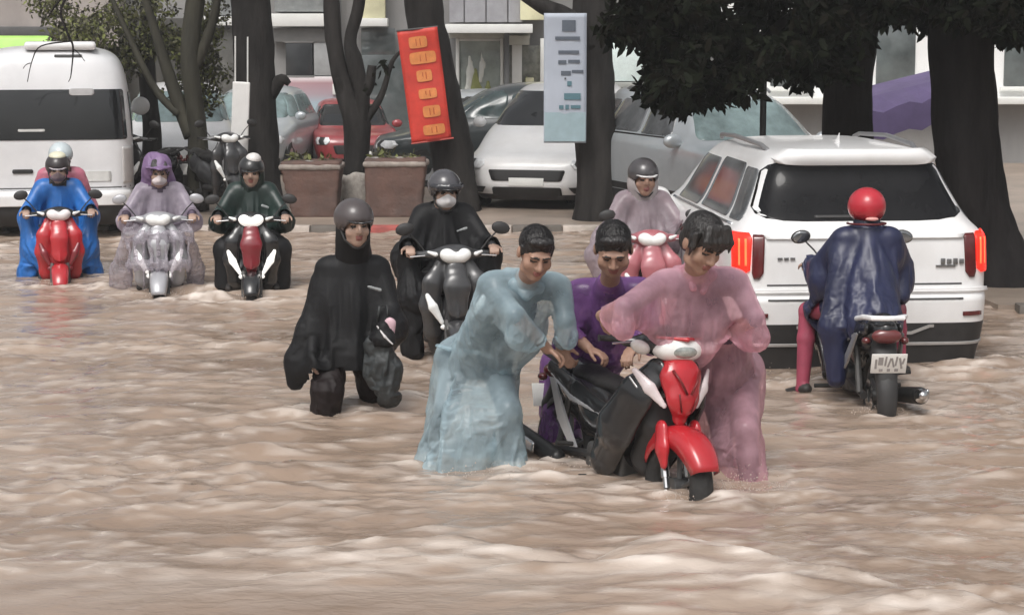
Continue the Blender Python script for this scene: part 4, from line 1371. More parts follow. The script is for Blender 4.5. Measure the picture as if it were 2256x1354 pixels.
# ================================================================== motorbikes
# local frame: x forward, y to the rider's left, z up from the tyre bottom
seat_m = mat('seat_vinyl', (.018, .017, .017), .45, var=.3, vscale=10, bump=.2, bscale=60)
engine_m = mat('engine_alloy', (.10, .098, .095), .5, .5, var=.3, vscale=10)
blk_gl = mat('black_gloss_plastic', (.016, .016, .017), .22, var=.2, coat=.5)
blk_mt = mat('black_matt_plastic', (.028, .027, .027), .55, var=.25)
lens_on = mat('lens_white', (.86, .87, .85), .15, var=.12, vscale=14, coat=.5)
lens_lit = mat('lens_white_lit', (.9, .9, .88), .15, var=.06, vscale=14, emit=(1, .97, .92), estr=.55)
amber = mat('amber_lens', (.55, .16, .02), .2, coat=.5)
mirror_gl = mat('mirror_glass', (.30, .31, .32), .06, .9, var=.3)
silver_p = mat('silver_panel', (.50, .50, .51), .28, .5, var=.12, coat=.3)


def arc_guard(parent, cx, cz, r, a0, a1, hw, drop, m, name='front_fender', n=22):
    """mudguard: a curved channel round a wheel axis; angles from straight forward, upward positive"""
    prof = [(-hw * 1.02, -drop), (-hw, -drop * .5), (-hw * .92, -.012), (-hw * .6, .006), (0, .014), (hw * .6, .006), (hw * .92, -.012), (hw, -drop * .5), (hw * 1.02, -drop)]
    V, F = [], []
    for i in range(n + 1):
        a = R(a0 + (a1 - a0) * i / n)
        e = 1 - .25 * abs(2 * i / n - 1) ** 3
        for y, dr in prof:
            rr = r + dr * e
            V.append((cx + rr * math.cos(a), y * e, cz + rr * math.sin(a)))
    k = len(prof)
    for i in range(n):
        for j in range(k - 1):
            F.append((i * k + j, i * k + j + 1, (i + 1) * k + j + 1, (i + 1) * k + j))
    o = raw(name, V, F, m, parent)
    o.modifiers.new('t', 'SOLIDIFY').thickness = .006
    return o


def bike_wheel(parent, x, r=.285, tw=.045, name='wheel'):
    pr = []
    for i in range(17):
        a = 2 * math.pi * i / 16
        pr.append((r - tw * .9 + tw * .9 * math.cos(a), tw * math.sin(a)))
    w_ = MB().lathe(pr, (x, 0, r), (0, 1, 0), 40).build(name, tyre_m, parent)
    rm = MB().lathe([(r - .085, -.025), (r - .07, -.03), (r - .065, 0), (r - .07, .03), (r - .085, .025), (r - .085, -.025)], (x, 0, r), (0, 1, 0), 36)
    rm.lathe([(0, -.045), (.05, -.045), (.05, .045), (0, .045)], (x, 0, r), (0, 1, 0), 18)
    for k in range(5):
        a = 2 * math.pi * k / 5 + .3
        rm.tube([(x + .045 * math.cos(a), 0, r + .045 * math.sin(a)), (x + (r - .08) * math.cos(a + .1), 0, r + (r - .08) * math.sin(a + .1))], .014, 8)
    rm.build('rim', mat('bike_rim', (.16, .16, .16), .4, .7), w_)
    dm = MB().lathe([(.045, .055), (.11, .055), (.11, .06), (.045, .06), (.045, .055)], (x, 0, r), (0, 1, 0), 28)
    dm.build('brake_disc', chrome, w_)
    return w_


def handlebar(b_, x=.36, z=1.0, hw=.34, mirrors=True, sweep=.08, mcol=blk_mt):
    hb = MB().tube([(x - sweep, hw, z), (x - .02, hw * .5, z - .005), (x + .02, .1, z - .03), (x + .02, -.1, z - .03), (x - .02, -hw * .5, z - .005), (x - sweep, -hw, z)], .012, 10).build('handlebar', blk_mt, b_)
    for sg_ in (-1, 1):
        MB().lathe([(0, 0), (.017, 0), (.018, .06), (.016, .12), (.02, .125), (.0, .126)], (x - sweep + .012, sg_ * (hw - .12), z), (-.1, sg_, 0), 14).build('grip', tyre_m, hb)
        MB().tube([(x + .03, sg_ * (hw - .15), z - .005), (x + .03, sg_ * (hw - .02), z - .015)], .006, 8).build('brake_lever', chrome, hb)
        if mirrors:
            mm = MB().tube([(x, sg_ * .2, z + .01), (x - .01, sg_ * .27, z + .10), (x, sg_ * .335, z + .165)], .006, 8).build('mirror_stem', blk_mt, b_)
            SDF(.01).ell((x + .012, sg_ * .36, z + .19), (.022, .072, .048), (R(sg_ * -12), 0, 0)).build('mirror_head', mcol, .009, mm)
            SDF(.004).ell((x - .008, sg_ * .36, z + .19), (.006, .064, .041), (R(sg_ * -12), 0, 0)).build('mirror_glass', mirror_gl, .005, mm)
    return hb


def exhaust(b_, tip_chrome=True):
    e_ = MB().tube([(.12, -.08, .30), (.05, -.13, .20), (-.2, -.16, .19), (-.4, -.18, .25)], .02, 10).build('exhaust_pipe', engine_m, b_)
    SDF(.01).cap((-.42, -.19, .26), (-.86, -.22, .33), .052, .058).build('muffler', mat('muffler_black', (.03, .03, .03), .4, .4), .012, e_)
    SDF(.01).cap((-.89, -.222, .335), (-.915, -.224, .34), .05, .034).build('muffler_tip', chrome, .008, e_)
    SDF(.01).box((-.70, -.275, .312), (.15, .012, .035), (0, R(9), 0), .01).build('heat_shield', chrome, .008, e_)


def plate(b_, x, z, tilt=-20, w_=.115, h_=.07):
    p = MB().box((x, 0, z), (.004, w_, h_), Euler((0, R(tilt), 0)), .003).build('number_plate', mat('plate_white', (.80, .79, .76), .4, var=.05), b_)
    M = Euler((0, R(tilt), 0)).to_matrix()
    ink = mat('plate_ink', (.33, .31, .30), .6, var=.2)
    # blurred characters: upright and slanted strokes in two rows as the picture shows them
    for (dy, dz, sy, sz, ro) in ((.085, .0, .007, .035, 0), (.055, .02, .016, .028, 0), (.022, .02, .006, .034, 4), (-.002, .01, .006, .034, 14), (-.024, .01, .006, .034, -14), (-.046, .02, .006, .034, 6), (-.075, .005, .007, .040, -12), (-.092, .02, .006, .022, 14),
                                 (.05, -.045, .012, .010, 0), (.0, -.045, .010, .010, 0), (-.05, -.045, .012, .010, 0)):
        c = M @ Vector((-.0055, dy * w_ / .115, dz * h_ / .07))
        MB().box((x + c.x, c.y, z + c.z), (.0012, sy, sz), (M @ Euler((R(ro), 0, 0)).to_matrix())).build('stroke', ink, p)
    return p


def tail_end(b_, body, rail_m, lamp_m, xt=-.80, zt=.80):
    SDF(.03).path([(xt + .35, 0, zt - .10), (xt + .1, 0, zt - .05), (xt, 0, zt - .045)], [.12, .095, .06]).build('tail_cowl', body, .012, b_)
    l_ = SDF(.02).ell((xt - .03, 0, zt - .085), (.045, .10, .052)).build('tail_lamp', lamp_m, .010, b_)
    for sg_ in (-1, 1):
        SDF(.01).ell((xt + .01, sg_ * .125, zt - .12), (.035, .03, .025)).build('rear_indicator', lamp_off, .008, b_)
    MB().tube([(xt + .32, .13, zt - .02), (xt + .05, .135, zt + .03), (xt - .05, .10, zt + .035), (xt - .065, .0, zt + .035), (xt - .05, -.10, zt + .035), (xt + .05, -.135, zt + .03), (xt + .32, -.13, zt - .02)], .017, 10).build('grab_rail', rail_m, b_)
    SDF(.02).path([(xt + .05, 0, zt - .16), (xt - .06, 0, zt - .30), (xt - .10, 0, zt - .46)], [.085, .075, .06], flat=((1, 0, .3), .35)).build('rear_fender', blk_mt, .011, b_)
    plate(b_, xt - .115, zt - .25)


def underbone(label, loc, rz, front, body, stripe, group='motorbikes caught in the flood', rail=None, tail_lamp=None, steer=0, mirrors=True, lean=0):
    b_ = thing('motorbike', label, 'motorbike', loc, rz, group)
    b_.rotation_euler = (R(lean), 0, rz)
    rail = rail or blk_mt
    bike_wheel(b_, .62, .29, .066, name='front_wheel'); bike_wheel(b_, -.60, name='rear_wheel')
    for sg_ in (-1, 1):
        MB().tube([(.62, sg_ * .075, .285), (.50, sg_ * .075, .62)], .017, 10).tube([(.60, sg_ * .075, .34), (.52, sg_ * .075, .56)], .025, 10).build('fork_leg', chrome, b_)
    g_ = arc_guard(b_, .62, .285, .330, 26, 158, .098, .10, front)
    for sg_ in (-1, 1):  # fork covers of the fender
        SDF(.02).path([(.565, sg_ * .105, .60), (.60, sg_ * .112, .50), (.625, sg_ * .110, .42)], [.05, .055, .032], flat=((0, 1, 0), .55)).build('fork_cover', front, .010, g_)
    # front cowl: coloured beak between dark wings
    s_ = SDF(.03).path([(.45, 0, .97), (.545, 0, .88), (.585, 0, .77), (.57, 0, .66)], [.095, .120, .095, .045], flat=((1, 0, .2), .55))
    s_.cap((.57, 0, .80), (.615, 0, .70), .018, .012)
    c_ = s_.build('front_cowl', front, .009, b_)
    MB().tube([(.600, .085, .925), (.640, .05, .865), (.650, .012, .80)], .007, 6).tube([(.600, -.085, .925), (.640, -.05, .865), (.650, -.012, .80)], .007, 6).tube([(.648, .06, .80), (.636, .03, .70)], .005, 6).tube([(.648, -.06, .80), (.636, -.03, .70)], .005, 6).build('cowl_mark', mat('dark_red_mark', (.16, .012, .012), .4), c_, smooth=True)
    for sg_ in (-1, 1):
        s_ = SDF(.03).path([(.48, sg_ * .12, .90), (.42, sg_ * .20, .76), (.28, sg_ * .225, .56), (.14, sg_ * .20, .36)], [.075, .115, .13, .10], flat=((.35, sg_, 0), .38))
        w_ = s_.build('leg_shield', body, .010, b_)
        l_ = SDF(.01).path([(.45, sg_ * .235, .90), (.52, sg_ * .175, .815), (.572, sg_ * .105, .725)], [.018, .036, .016], flat=((.8, sg_ * .5, 0), .5)).build('side_lamp', mat('lamp_pinkish', (.78, .70, .70), .18, coat=.5, var=.15), .008, w_)
        SDF(.005).path([(.42, sg_ * .245, .86), (.49, sg_ * .20, .775)], [.008, .008]).build('lamp_trim', chrome, .006, w_)
    SDF(.03).path([(.43, 0, .86), (.40, 0, .62), (.30, 0, .40)], [.10, .14, .12], flat=((1, 0, .3), .55)).build('inner_cowl', blk_mt, .012, b_)
    # handlebar cowl with the big pale lamp
    s_ = SDF(.03).ell((.43, 0, 1.05), (.13, .20, .085)).cap((.38, .13, 1.05), (.33, .24, 1.04), .045, .024).cap((.38, -.13, 1.05), (.33, -.24, 1.04), .045, .024).ell((.40, 0, 1.10), (.09, .13, .045))
    s_.build('handlebar_cowl', body, .010, b_)
    SDF(.02).ell((.492, 0, 1.03), (.095, .16, .080)).build('headlamp', lens_on, .009, b_)
    SDF(.015).ell((.545, 0, 1.025), (.046, .10, .048)).build('lamp_reflector', mat('reflector_grey', (.42, .45, .43), .12, .4, var=.4, vscale=25), .008, b_)
    SDF(.01).path([(.50, .145, 1.09), (.585, 0, 1.09), (.50, -.145, 1.09)], [.008, .012, .008]).build('lamp_brow', front, .007, b_)
    for sg_ in (-1, 1):
        SDF(.01).ell((.455, sg_ * .215, 1.03), (.05, .07, .036), (R(sg_ * 22), 0, R(sg_ * -25))).build('front_indicator', lens_on, .008, b_)
    hb = handlebar(b_, .34, 1.05, .36, mirrors)
    # spine, side panels, seat
    s_ = SDF(.05).path([(.42, 0, .80), (.24, 0, .58), (.02, 0, .55), (-.22, 0, .60), (-.5, 0, .68), (-.78, 0, .74)], [.10, .11, .125, .14, .125, .08], flat=((0, 1, 0), 1.05))
    s_.cap((.30, 0, .50), (.10, 0, .38), .13, .12).cap((.05, 0, .5), (-.3, 0, .5), .12, .11)
    s_.build('spine_panel', body, .012, b_)
    for sg_ in (-1, 1):
        sp_ = SDF(.02).path([(-.05, sg_ * .115, .60), (-.35, sg_ * .135, .66), (-.72, sg_ * .11, .75)], [.05, .075, .04], flat=((0, 1, 0), .4)).build('side_panel', body, .010, b_)
        SDF(.008).path([(-.02, sg_ * .150, .575), (-.36, sg_ * .165, .625), (-.66, sg_ * .14, .72)], [.006, .018, .006], flat=((0, 1, 0), .5)).build('side_stripe', stripe, .008, sp_)
        SDF(.008).path([(.10, sg_ * .16, .50), (.16, sg_ * .175, .56), (.20, sg_ * .18, .52)], [.016, .018, .012], flat=((0, 1, 0), .5)).build('shield_mark', silver_p, .008, sp_)
    SDF(.04).path([(.06, 0, .72), (-.2, 0, .735), (-.42, 0, .755), (-.70, 0, .79)], [.055, .095, .105, .075], flat=((0, 0, 1), .5)).build('seat', seat_m, .011, b_)
    # engine, frame parts, pegs
    s_ = SDF(.03).box((.06, 0, .33), (.15, .13, .10), rd=.03).cap((.12, 0, .36), (.32, 0, .42), .075, .065).box((-.12, 0, .32), (.1, .12, .08), rd=.03)
    s_.build('engine', engine_m, .014, b_)
    MB().tube([(-.1, .1, .33), (-.6, .09, .285)], .025, 8).tube([(-.1, -.1, .33), (-.6, -.09, .285)], .025, 8).build('swingarm', blk_mt, b_)
    for sg_ in (-1, 1):
        MB().tube([(-.55, sg_ * .11, .30), (-.45, sg_ * .115, .62)], .022, 8).build('shock', engine_m, b_)
        MB().tube([(.05, sg_ * .1, .24), (.05, sg_ * .30, .24)], .015, 8).build('footpeg', tyre_m, b_)
        # bracket that carries the pillion peg: long silver strip sweeping down from the tail
        MB().slab([(-.64, sg_ * .145, .70), (-.58, sg_ * .150, .70), (-.36, sg_ * .17, .50), (-.20, sg_ * .18, .36), (-.27, sg_ * .18, .35), (-.46, sg_ * .17, .48)], (0, sg_ * .014, 0)).build('peg_bracket', silver_p, b_)
        MB().tube([(-.24, sg_ * .17, .37), (-.24, sg_ * .30, .38)], .014, 8).build('footpeg', tyre_m, b_)
    exhaust(b_)
    tail_end(b_, body, rail, tail_lamp or lamp_off)
    arc_guard(b_, -.60, .285, .33, 35, 205, .07, .05, blk_mt, 'rear_mudguard')
    return b_


def scooter(label, loc, rz, apron, centre, body, vlamp=lens_on, head=lens_on, group='motorbikes caught in the flood', brow=blk_gl, mirrors=True, lit=False, wide=1.0, mcol=blk_mt):
    b_ = thing('scooter', label, 'scooter', loc, rz, group)
    bike_wheel(b_, .62, .255, .05, 'front_wheel'); bike_wheel(b_, -.58, .255, .055, 'rear_wheel')
    for sg_ in (-1, 1):
        MB().tube([(.62, sg_ * .08, .255), (.53, sg_ * .075, .55)], .02, 10).build('fork_leg', engine_m, b_)
    arc_guard(b_, .62, .255, .29, 22, 165, .085, .08, apron)
    # apron: two lobes beside a raised centre beak
    s_ = SDF(.04)
    for sg_ in (-1, 1):
        s_.path([(.42, sg_ * .10, .95), (.47, sg_ * .17 * wide, .82), (.46, sg_ * .19 * wide, .66), (.40, sg_ * .16 * wide, .46), (.33, sg_ * .13, .32)], [.05, .07, .075, .065, .05], flat=((1, 0, .1), .5))
    s_.cap((.46, 0, .93), (.47, 0, .45), .07, .09, flat=((1, 0, .1), .5))
    a_ = s_.build('front_apron', apron, .011, b_)
    s_ = SDF(.02).path([(.50, 0, .92), (.555, 0, .80), (.565, 0, .64), (.53, 0, .50)], [.075, .10 * wide, .075, .03], flat=((1, 0, .2), .38))
    s_.cap((.55, 0, .84), (.60, 0, .58), .02, .012)
    s_.build('front_beak', centre, .009, a_)
    for sg_ in (-1, 1):
        SDF(.01).path([(.505, sg_ * .215 * wide, .735), (.535, sg_ * .175 * wide, .65), (.535, sg_ * .11 * wide, .535)], [.018, .036, .018], flat=((1, 0, 0), .55)).build('side_lamp', vlamp, .009, a_)
        SDF(.01).ell((.53, sg_ * .095, .50), (.02, .028, .022)).build('marker_lamp', vlamp, .008, a_)
    MB().box((.545, 0, .44), (.006, .075, .03), bev=.004).build('badge_plate', silver_p, a_)
    # handlebar cowl
    s_ = SDF(.03).ell((.42, 0, 1.03), (.10, .15, .07)).cap((.38, .12, 1.02), (.33, .25, 1.02), .042, .022).cap((.38, -.12, 1.02), (.33, -.25, 1.02), .042, .022)
    s_.build('handlebar_cowl', brow, .010, b_)
    h_ = SDF(.03).ell((.475, .045, 1.02), (.06, .075, .055), (R(18), 0, 0)).ell((.475, -.045, 1.02), (.06, .075, .055), (R(-18), 0, 0)).build('headlamp', lens_lit if lit else head, .009, b_)
    SDF(.01).path([(.50, .15, 1.035), (.46, .20, 1.05)], [.018, .01]).build('front_indicator', lens_on, .008, b_)
    SDF(.01).path([(.50, -.15, 1.035), (.46, -.20, 1.05)], [.018, .01]).build('front_indicator', lens_on, .008, b_)
    handlebar(b_, .34, 1.02, .345, mirrors, mcol=mcol)
    # step board, rear body, seat, engine
    SDF(.03).box((.12, 0, .36), (.26, .16, .045), rd=.04).build('footboard', blk_mt, .014, b_)
    SDF(.05).path([(.02, 0, .48), (-.25, 0, .56), (-.55, 0, .66), (-.82, 0, .74)], [.13, .16, .15, .07], flat=((0, 1, 0), 1.0)).build('rear_body', body, .015, b_)
    SDF(.04).path([(.02, 0, .74), (-.25, 0, .75), (-.72, 0, .80)], [.09, .12, .08], flat=((0, 0, 1), .5)).build('seat', seat_m, .013, b_)
    SDF(.03).box((-.38, .12, .30), (.26, .05, .09), rd=.04).build('engine', engine_m, .015, b_)
    exhaust(b_)
    tail_end(b_, body, blk_mt, lamp_off)
    return b_


red_p = mat('red_bike_paint', (.52, .018, .028), .25, vscale=5, coat=.6, col2=(.40, .022, .028))
dkred_p = mat('dark_red_bike_paint', (.20, .014, .022), .28, var=.15, coat=.6)
sil_b = mat('silver_bike_paint', (.40, .40, .42), .3, .2, var=.1, coat=.5)
dgrey_p = mat('charcoal_bike_paint', (.045, .045, .047), .3, var=.2, coat=.5)
pink_p = mat('pink_bike_paint', (.40, .13, .15), .3, var=.1, coat=.5)

MOTO_RZ = R(-63)
moto = underbone('red and black motorbike being pushed through the flood by three people', (.60, 11.40, -.26), MOTO_RZ, red_p, blk_gl, silver_p, mirrors=False, lean=-5)
bikeF = underbone('black motorbike seen from behind with white grab rail and number plate', (2.39, 13.87, -.19), R(92), blk_gl, blk_gl, silver_p, rail=mat('white_rail', (.82, .82, .82), .35), tail_lamp=mat('dark_tail_lens', (.14, .03, .03), .2, coat=.5))
bikeA = scooter('red scooter under the rider in the blue poncho', (-4.56, 20.5, -.35), R(-78), red_p, red_p, red_p, head=mat('lens_pinkish', (.85, .78, .78), .15, coat=.5), vlamp=dkred_p, wide=.85)
bikeB = scooter('silver scooter half covered by a lilac raincoat', (-3.40, 19.65, -.32), R(-82), sil_b, sil_b, sil_b, vlamp=lens_lit, brow=sil_b, mcol=sil_b)
bikeC = scooter('black scooter with dark red beak and white slanted lamps', (-2.49, 19.5, -.31), R(-84), blk_gl, dkred_p, blk_gl, vlamp=lens_lit, lit=True)
bikeD = scooter('charcoal scooter with pale headlamp behind the blue raincoat', (-.50, 15.45, -.19), R(-80), dgrey_p, dgrey_p, dgrey_p, brow=dgrey_p)
bikeE = scooter('pink scooter mostly hidden behind the pushing people', (1.12, 17.2, -.25), R(-86), pink_p, pink_p, pink_p, brow=pink_p)
park1 = scooter('grey scooter parked on the pavement left of the thick trunk', (-3.85, 26.6, .07), R(-60), dgrey_p, dgrey_p, dgrey_p, brow=dgrey_p, group='scooters parked on the pavement')
park2 = scooter('dark scooter parked beside the mossy tree', (-4.75, 26.4, .07), R(-110), blk_gl, sil_b, blk_gl, group='scooters parked on the pavement')

# ================================================================== people
# a person's own frame: face toward -y, x to the side, z up from the ground
skin_m = mat('skin', (.36, .215, .155), .5, var=.12, vscale=14, bump=.08, bscale=60)
skin_l = mat('skin_light', (.42, .28, .215), .5, var=.1, vscale=14)
lip_m = mat('lips', (.27, .10, .085), .45)
eye_m = mat('eye_dark', (.02, .016, .014), .2)
brow_m = mat('brow_hair', (.02, .016, .014), .7)
hair_m = mat('wet_black_hair', (.012, .010, .010), .35, var=.4, vscale=30, stretch=(1, 1, .3), bump=.7, bscale=60)
ghair_m = mat('wet_dark_hair', (.028, .025, .024), .38, var=.4, vscale=30, stretch=(1, 1, .3), bump=.7, bscale=60)
shoe_m = mat('dark_sandal', (.03, .026, .024), .6)
trou_b = mat('black_trousers', (.014, .012, .014), .6, var=.3, bump=.3, bscale=20)
trou_p = mat('plum_trousers', (.05, .028, .034), .6, var=.3, bump=.3, bscale=20)
trou_s = mat('slate_trousers', (.05, .06, .07), .6, var=.3, bump=.3, bscale=20)
trou_r = mat('raspberry_trousers', (.33, .055, .095), .6, var=.2, bump=.3, bscale=20)
shirt_t = mat('dark_teal_shirt', (.045, .075, .09), .7, var=.2)
shirt_r = mat('dark_red_shirt', (.12, .02, .025), .7, var=.2)
shirt_v = mat('violet_grey_shirt', (.10, .075, .11), .7, var=.2)
shirt_k = mat('black_shirt', (.02, .02, .022), .7, var=.2)
mask_m = mat('white_face_mask', (.72, .70, .70), .7, var=.08, vscale=20)


def rot3(pitch=0, yaw=0, roll=0):
    """pitch down positive, yaw toward +x positive, roll toward +x positive (degrees), for a head that faces -y"""
    return np.array(Matrix.Rotation(R(yaw), 3, 'Z') @ Matrix.Rotation(R(pitch), 3, 'X') @ Matrix.Rotation(R(roll), 3, 'Y'))


def V3(a): return np.array(a, float)


def add_head(s, c, Rm, sc=1.0, covered=False, face=(1, 1, 1, 1)):
    fw, fj, fn_, fe = face  # width, jaw length, nose, eye opening
    L = lambda x, y, z: V3(c) + Rm @ (V3((x * fw, y, z if z > -.04 else -.04 + (z + .04) * fj)) * sc)
    e = lambda p, r, m=0, k=.015, op=1: s.ell(L(*p), V3(r) * sc * V3((fw, 1, 1)), Rm, m, k, op)
    e((0, .018, .035), (.077, .096, .088), 0, .02)
    e((0, -.028, -.028), (.064, .070, .085), 0, .03)
    e((0, -.060, -.092), (.032, .030, .026), 0, .03)
    for sx in (-1, 1):
        e((sx * .048, -.058, -.028), (.024, .026, .028), 0, .02)
        e((sx * .046, -.015, -.078), (.022, .035, .022), 0, .03)
        e((sx * .080, .012, -.005), (.012, .024, .033), 0, .008)
    if not covered:
        s.cap(L(-.040, -.084, .028), L(.040, -.084, .028), .013 * sc, None, 0, .015)
        for sx in (-1, 1):
            e((sx * .031, -.100, .008), (.019, .014, .0105), 0, .010, -1)
            e((sx * .031, -.083, .008), (.0145, .0125, .0075 * fe), 4, .002)
            s.path([L(sx * .014, -.098, .029), L(sx * .033, -.099, .035), L(sx * .052, -.088, .030)], [.0048 * sc] * 2 + [.003 * sc], 6, .002)
        s.cap(L(0, -.090, .018), L(0, -.105 - .008 * fn_, -.022), .009 * sc, .0125 * fn_ * sc, 0, .012)
        for sx in (-1, 1): e((sx * .013, -.103, -.027), (.0095, .011, .0085), 0, .008)
        e((0, -.0955, -.0515), (.024, .0105, .0065), 5, .004)
        e((0, -.0945, -.0635), (.021, .0105, .0075), 5, .004)
        e((0, -.108, -.0575), (.022, .008, .0022), 0, .003, -1)
    else:
        e((0, -.092, -.005), (.012, .014, .03), 0, .012)
        for sx in (-1, 1):
            e((sx * .031, -.100, .008), (.019, .014, .0105), 0, .010, -1)
            e((sx * .031, -.083, .008), (.0145, .0125, .0075), 4, .002)
            s.path([L(sx * .014, -.098, .029), L(sx * .033, -.099, .035), L(sx * .052, -.088, .030)], [.0042 * sc] * 2 + [.003 * sc], 6, .002)


def add_hand(s, w, d, n, side, curl=35, m=0, sc=1.0):
    """palm, four unequal bent fingers and a thumb; d along the fingers, n out of the palm, side +1/-1 for the thumb"""
    w, d, n = V3(w), V3(d), V3(n)
    d /= np.linalg.norm(d); n = n - d * (n @ d); n /= np.linalg.norm(n)
    u = np.cross(d, n)
    s.ell(w + d * .048 * sc, V3((.050, .041, .0165)) * sc, np.stack([d, u, n], 1), m, .012)
    for i, (o, ln) in enumerate(((-.030, .060), (-.010, .074), (.010, .078), (.029, .068))):
        o *= -side
        p = w + (d * .085 + u * o) * sc
        a = R(curl * .6 + (3 - i) * 2)
        for k, f in enumerate((.45, .32, .25)):
            q = p + (d * math.cos(a) + n * math.sin(a)) * ln * f * 1.05 * sc
            s.cap(p, q, (.0098 - .0009 * k) * sc, (.0090 - .0009 * k) * sc, m, .004)
            p = q; a += R(curl * (1.0 if k == 0 else .8))
    p = w + (d * .022 + u * side * .034) * sc
    q = p + (d * .030 + u * side * .026 + n * .012) * sc
    r_ = q + (d * .030 + u * side * .004 + n * (.010 + .012 * curl / 60)) * sc
    s.cap(p, q, .0135 * sc, .0112 * sc, m, .010).cap(q, r_, .0112 * sc, .0085 * sc, m, .004)


def person(label, org, rz, J, mats, h, head=(0, 0, 0), hs=1.0, covered=False, hands=None, bare=False, sleeves=1, group='people in the flood', face=(1, 1, 1, 1)):
    """J: joints by name (a = -x side, b = +x side) in the person's own frame; returns the parent and the head frame"""
    t_ = thing('person', label, 'person', org, rz, group)
    J = {k: V3(v) for k, v in J.items()}
    s = SDF(.03)
    Rm = rot3(*head)
    s.path([J['nek'] - (J['hd'] - J['nek']) * .4, J['hd'] + Rm @ V3((0, .02, -.05)) * hs], [.062, .052], 0, .03)
    # torso
    s.cap(J['hpa'], J['hpb'], .118, .118, 2, .05).cap(J['pel'], J['che'], .125, .135, 1, .05)
    m_ = (J['sha'] + J['shb']) / 2
    s.cap(J['sha'] * .75 + m_ * .25, J['shb'] * .75 + m_ * .25, .078, .078, 1, .05).cap(J['che'], J['nek'], .125, .065, 1, .05)
    for q in 'ab':
        s.cap(J['sh' + q], J['el' + q], .060, .046, 1, .03).cap(J['el' + q], J['wr' + q], .045, .030, 0 if sleeves == 0 else 1, .02)
        s.cap(J['hp' + q], J['kn' + q], .094, .064, 2, .03)
        calf = J['kn' + q] * .65 + J['an' + q] * .35
        s.cap(J['kn' + q], calf, .062, .060, 2 if not bare else 0, .02).cap(calf, J['an' + q], .060, .043, 2 if not bare else 0, .02)
        to = J.get('to' + q, J['an' + q] + V3((0, -.17, -.05)))
        hl = J['an' + q] - (to - J['an' + q]) * .25
        s.cap(hl, to, .042, .036, 3, .02, flat=((0, 0, 1), .8))
    J['_b'] = s
    J['_hs'] = hs
    add_head(s, J['hd'], Rm, hs, covered, face)
    for q, (d, n, sd, cu) in (hands or {}).items():
        add_hand(s, J['wr' + q], d, n, sd, cu, 0)
    o = s.build('body', [mats[0], mats[1], mats[2], shoe_m, eye_m, lip_m, brow_m], h, t_)
    return t_, J, Rm


def hfr(J, Rm, sc=1.0):
    return lambda x, y, z: J['hd'] + Rm @ (V3((x, y, z)) * sc)


def hair(t_, J, Rm, sc=1.0, style='short', m=hair_m, h=.007):
    L = hfr(J, Rm, sc)
    s = SDF(.015)
    s.ell(L(0, .024, .046), V3((.086, .104, .090)) * sc, Rm, 0)
    s.ell(L(0, .065, -.02), V3((.068, .055, .07)) * sc, Rm, 0)
    for sx in (-1, 1):
        s.cap(L(sx * .079, -.015, .045), L(sx * .078, -.018, -.004), .011 * sc, .006 * sc)
    if style == 'fringe':
        for x in np.linspace(-.066, .066, 9):
            s.path([L(x * .7, -.055, .118), L(x, -.094, .080), L(x * 1.06 + .004 * math.sin(x * 300), -.099, .036 + .010 * math.sin(x * 170))], [.022 * sc, .012 * sc, .004 * sc], 0, .012)
        for sx in (-1, 1):
            s.path([L(sx * .075, -.03, .07), L(sx * .082, -.045, .02), L(sx * .079, -.04, -.03)], [.018 * sc, .014 * sc, .004 * sc], 0, .012)
        cutf = lambda V: np.ones(len(V), bool)
    else:
        s.ell(L(0, -.054, .100), V3((.066, .034, .026)) * sc, Rm, 0)
    s.ell(L(0, -.135, .0), V3((.074, .080, .082)) * sc, Rm, 0, .006, -1) if style != 'fringe' else None
    Ri = Rm.T; c0 = J['hd']
    o = s.build('hair', m, h, t_, disp=lambda P: .003 * noise3(((P - c0) @ Ri.T) * np.array([70, 70, 22]), 61), dmax=.012)
    # wet strands lying over the scalp
    rg = np.random.default_rng(int(abs(c0[0]) * 1000) + 5)
    V, F = [], []
    for i in range(420):
        a = rg.uniform(0, 2 * math.pi); t0 = rg.uniform(.05, .95)
        front = math.cos(a - 1.5 * math.pi)  # 1 at the brow
        end = (1.42 if style == 'fringe' else 1.12) if front > .3 else 1.75
        t1 = min(t0 + rg.uniform(.35, .75), end + rg.uniform(-.08, .08))
        if t1 < t0 + .1: continue
        da = rg.normal() * .25
        k0 = len(V)
        for u in np.linspace(0, 1, 5):
            t2 = t0 + (t1 - t0) * u; a2 = a + da * u + .05 * math.sin(i + u * 5)
            rr = 1.0 + .035 + .02 * math.sin(i * 1.7) + .03 * u * (rg.uniform() < .3)
            for sd in (-1, 1):
                aa = a2 + sd * .03 * (1 - .8 * u)
                V.append(L(.087 * rr * math.sin(t2) * math.cos(aa), .018 + .104 * rr * math.sin(t2) * math.sin(aa), .046 + .090 * rr * math.cos(t2)))
        for u in range(4):
            F.append((k0 + 2 * u, k0 + 2 * u + 1, k0 + 2 * u + 3, k0 + 2 * u + 2))
    st = raw('hair_strands', np.array(V), F, m, o)
    st['kind'] = 'stuff'
    return o


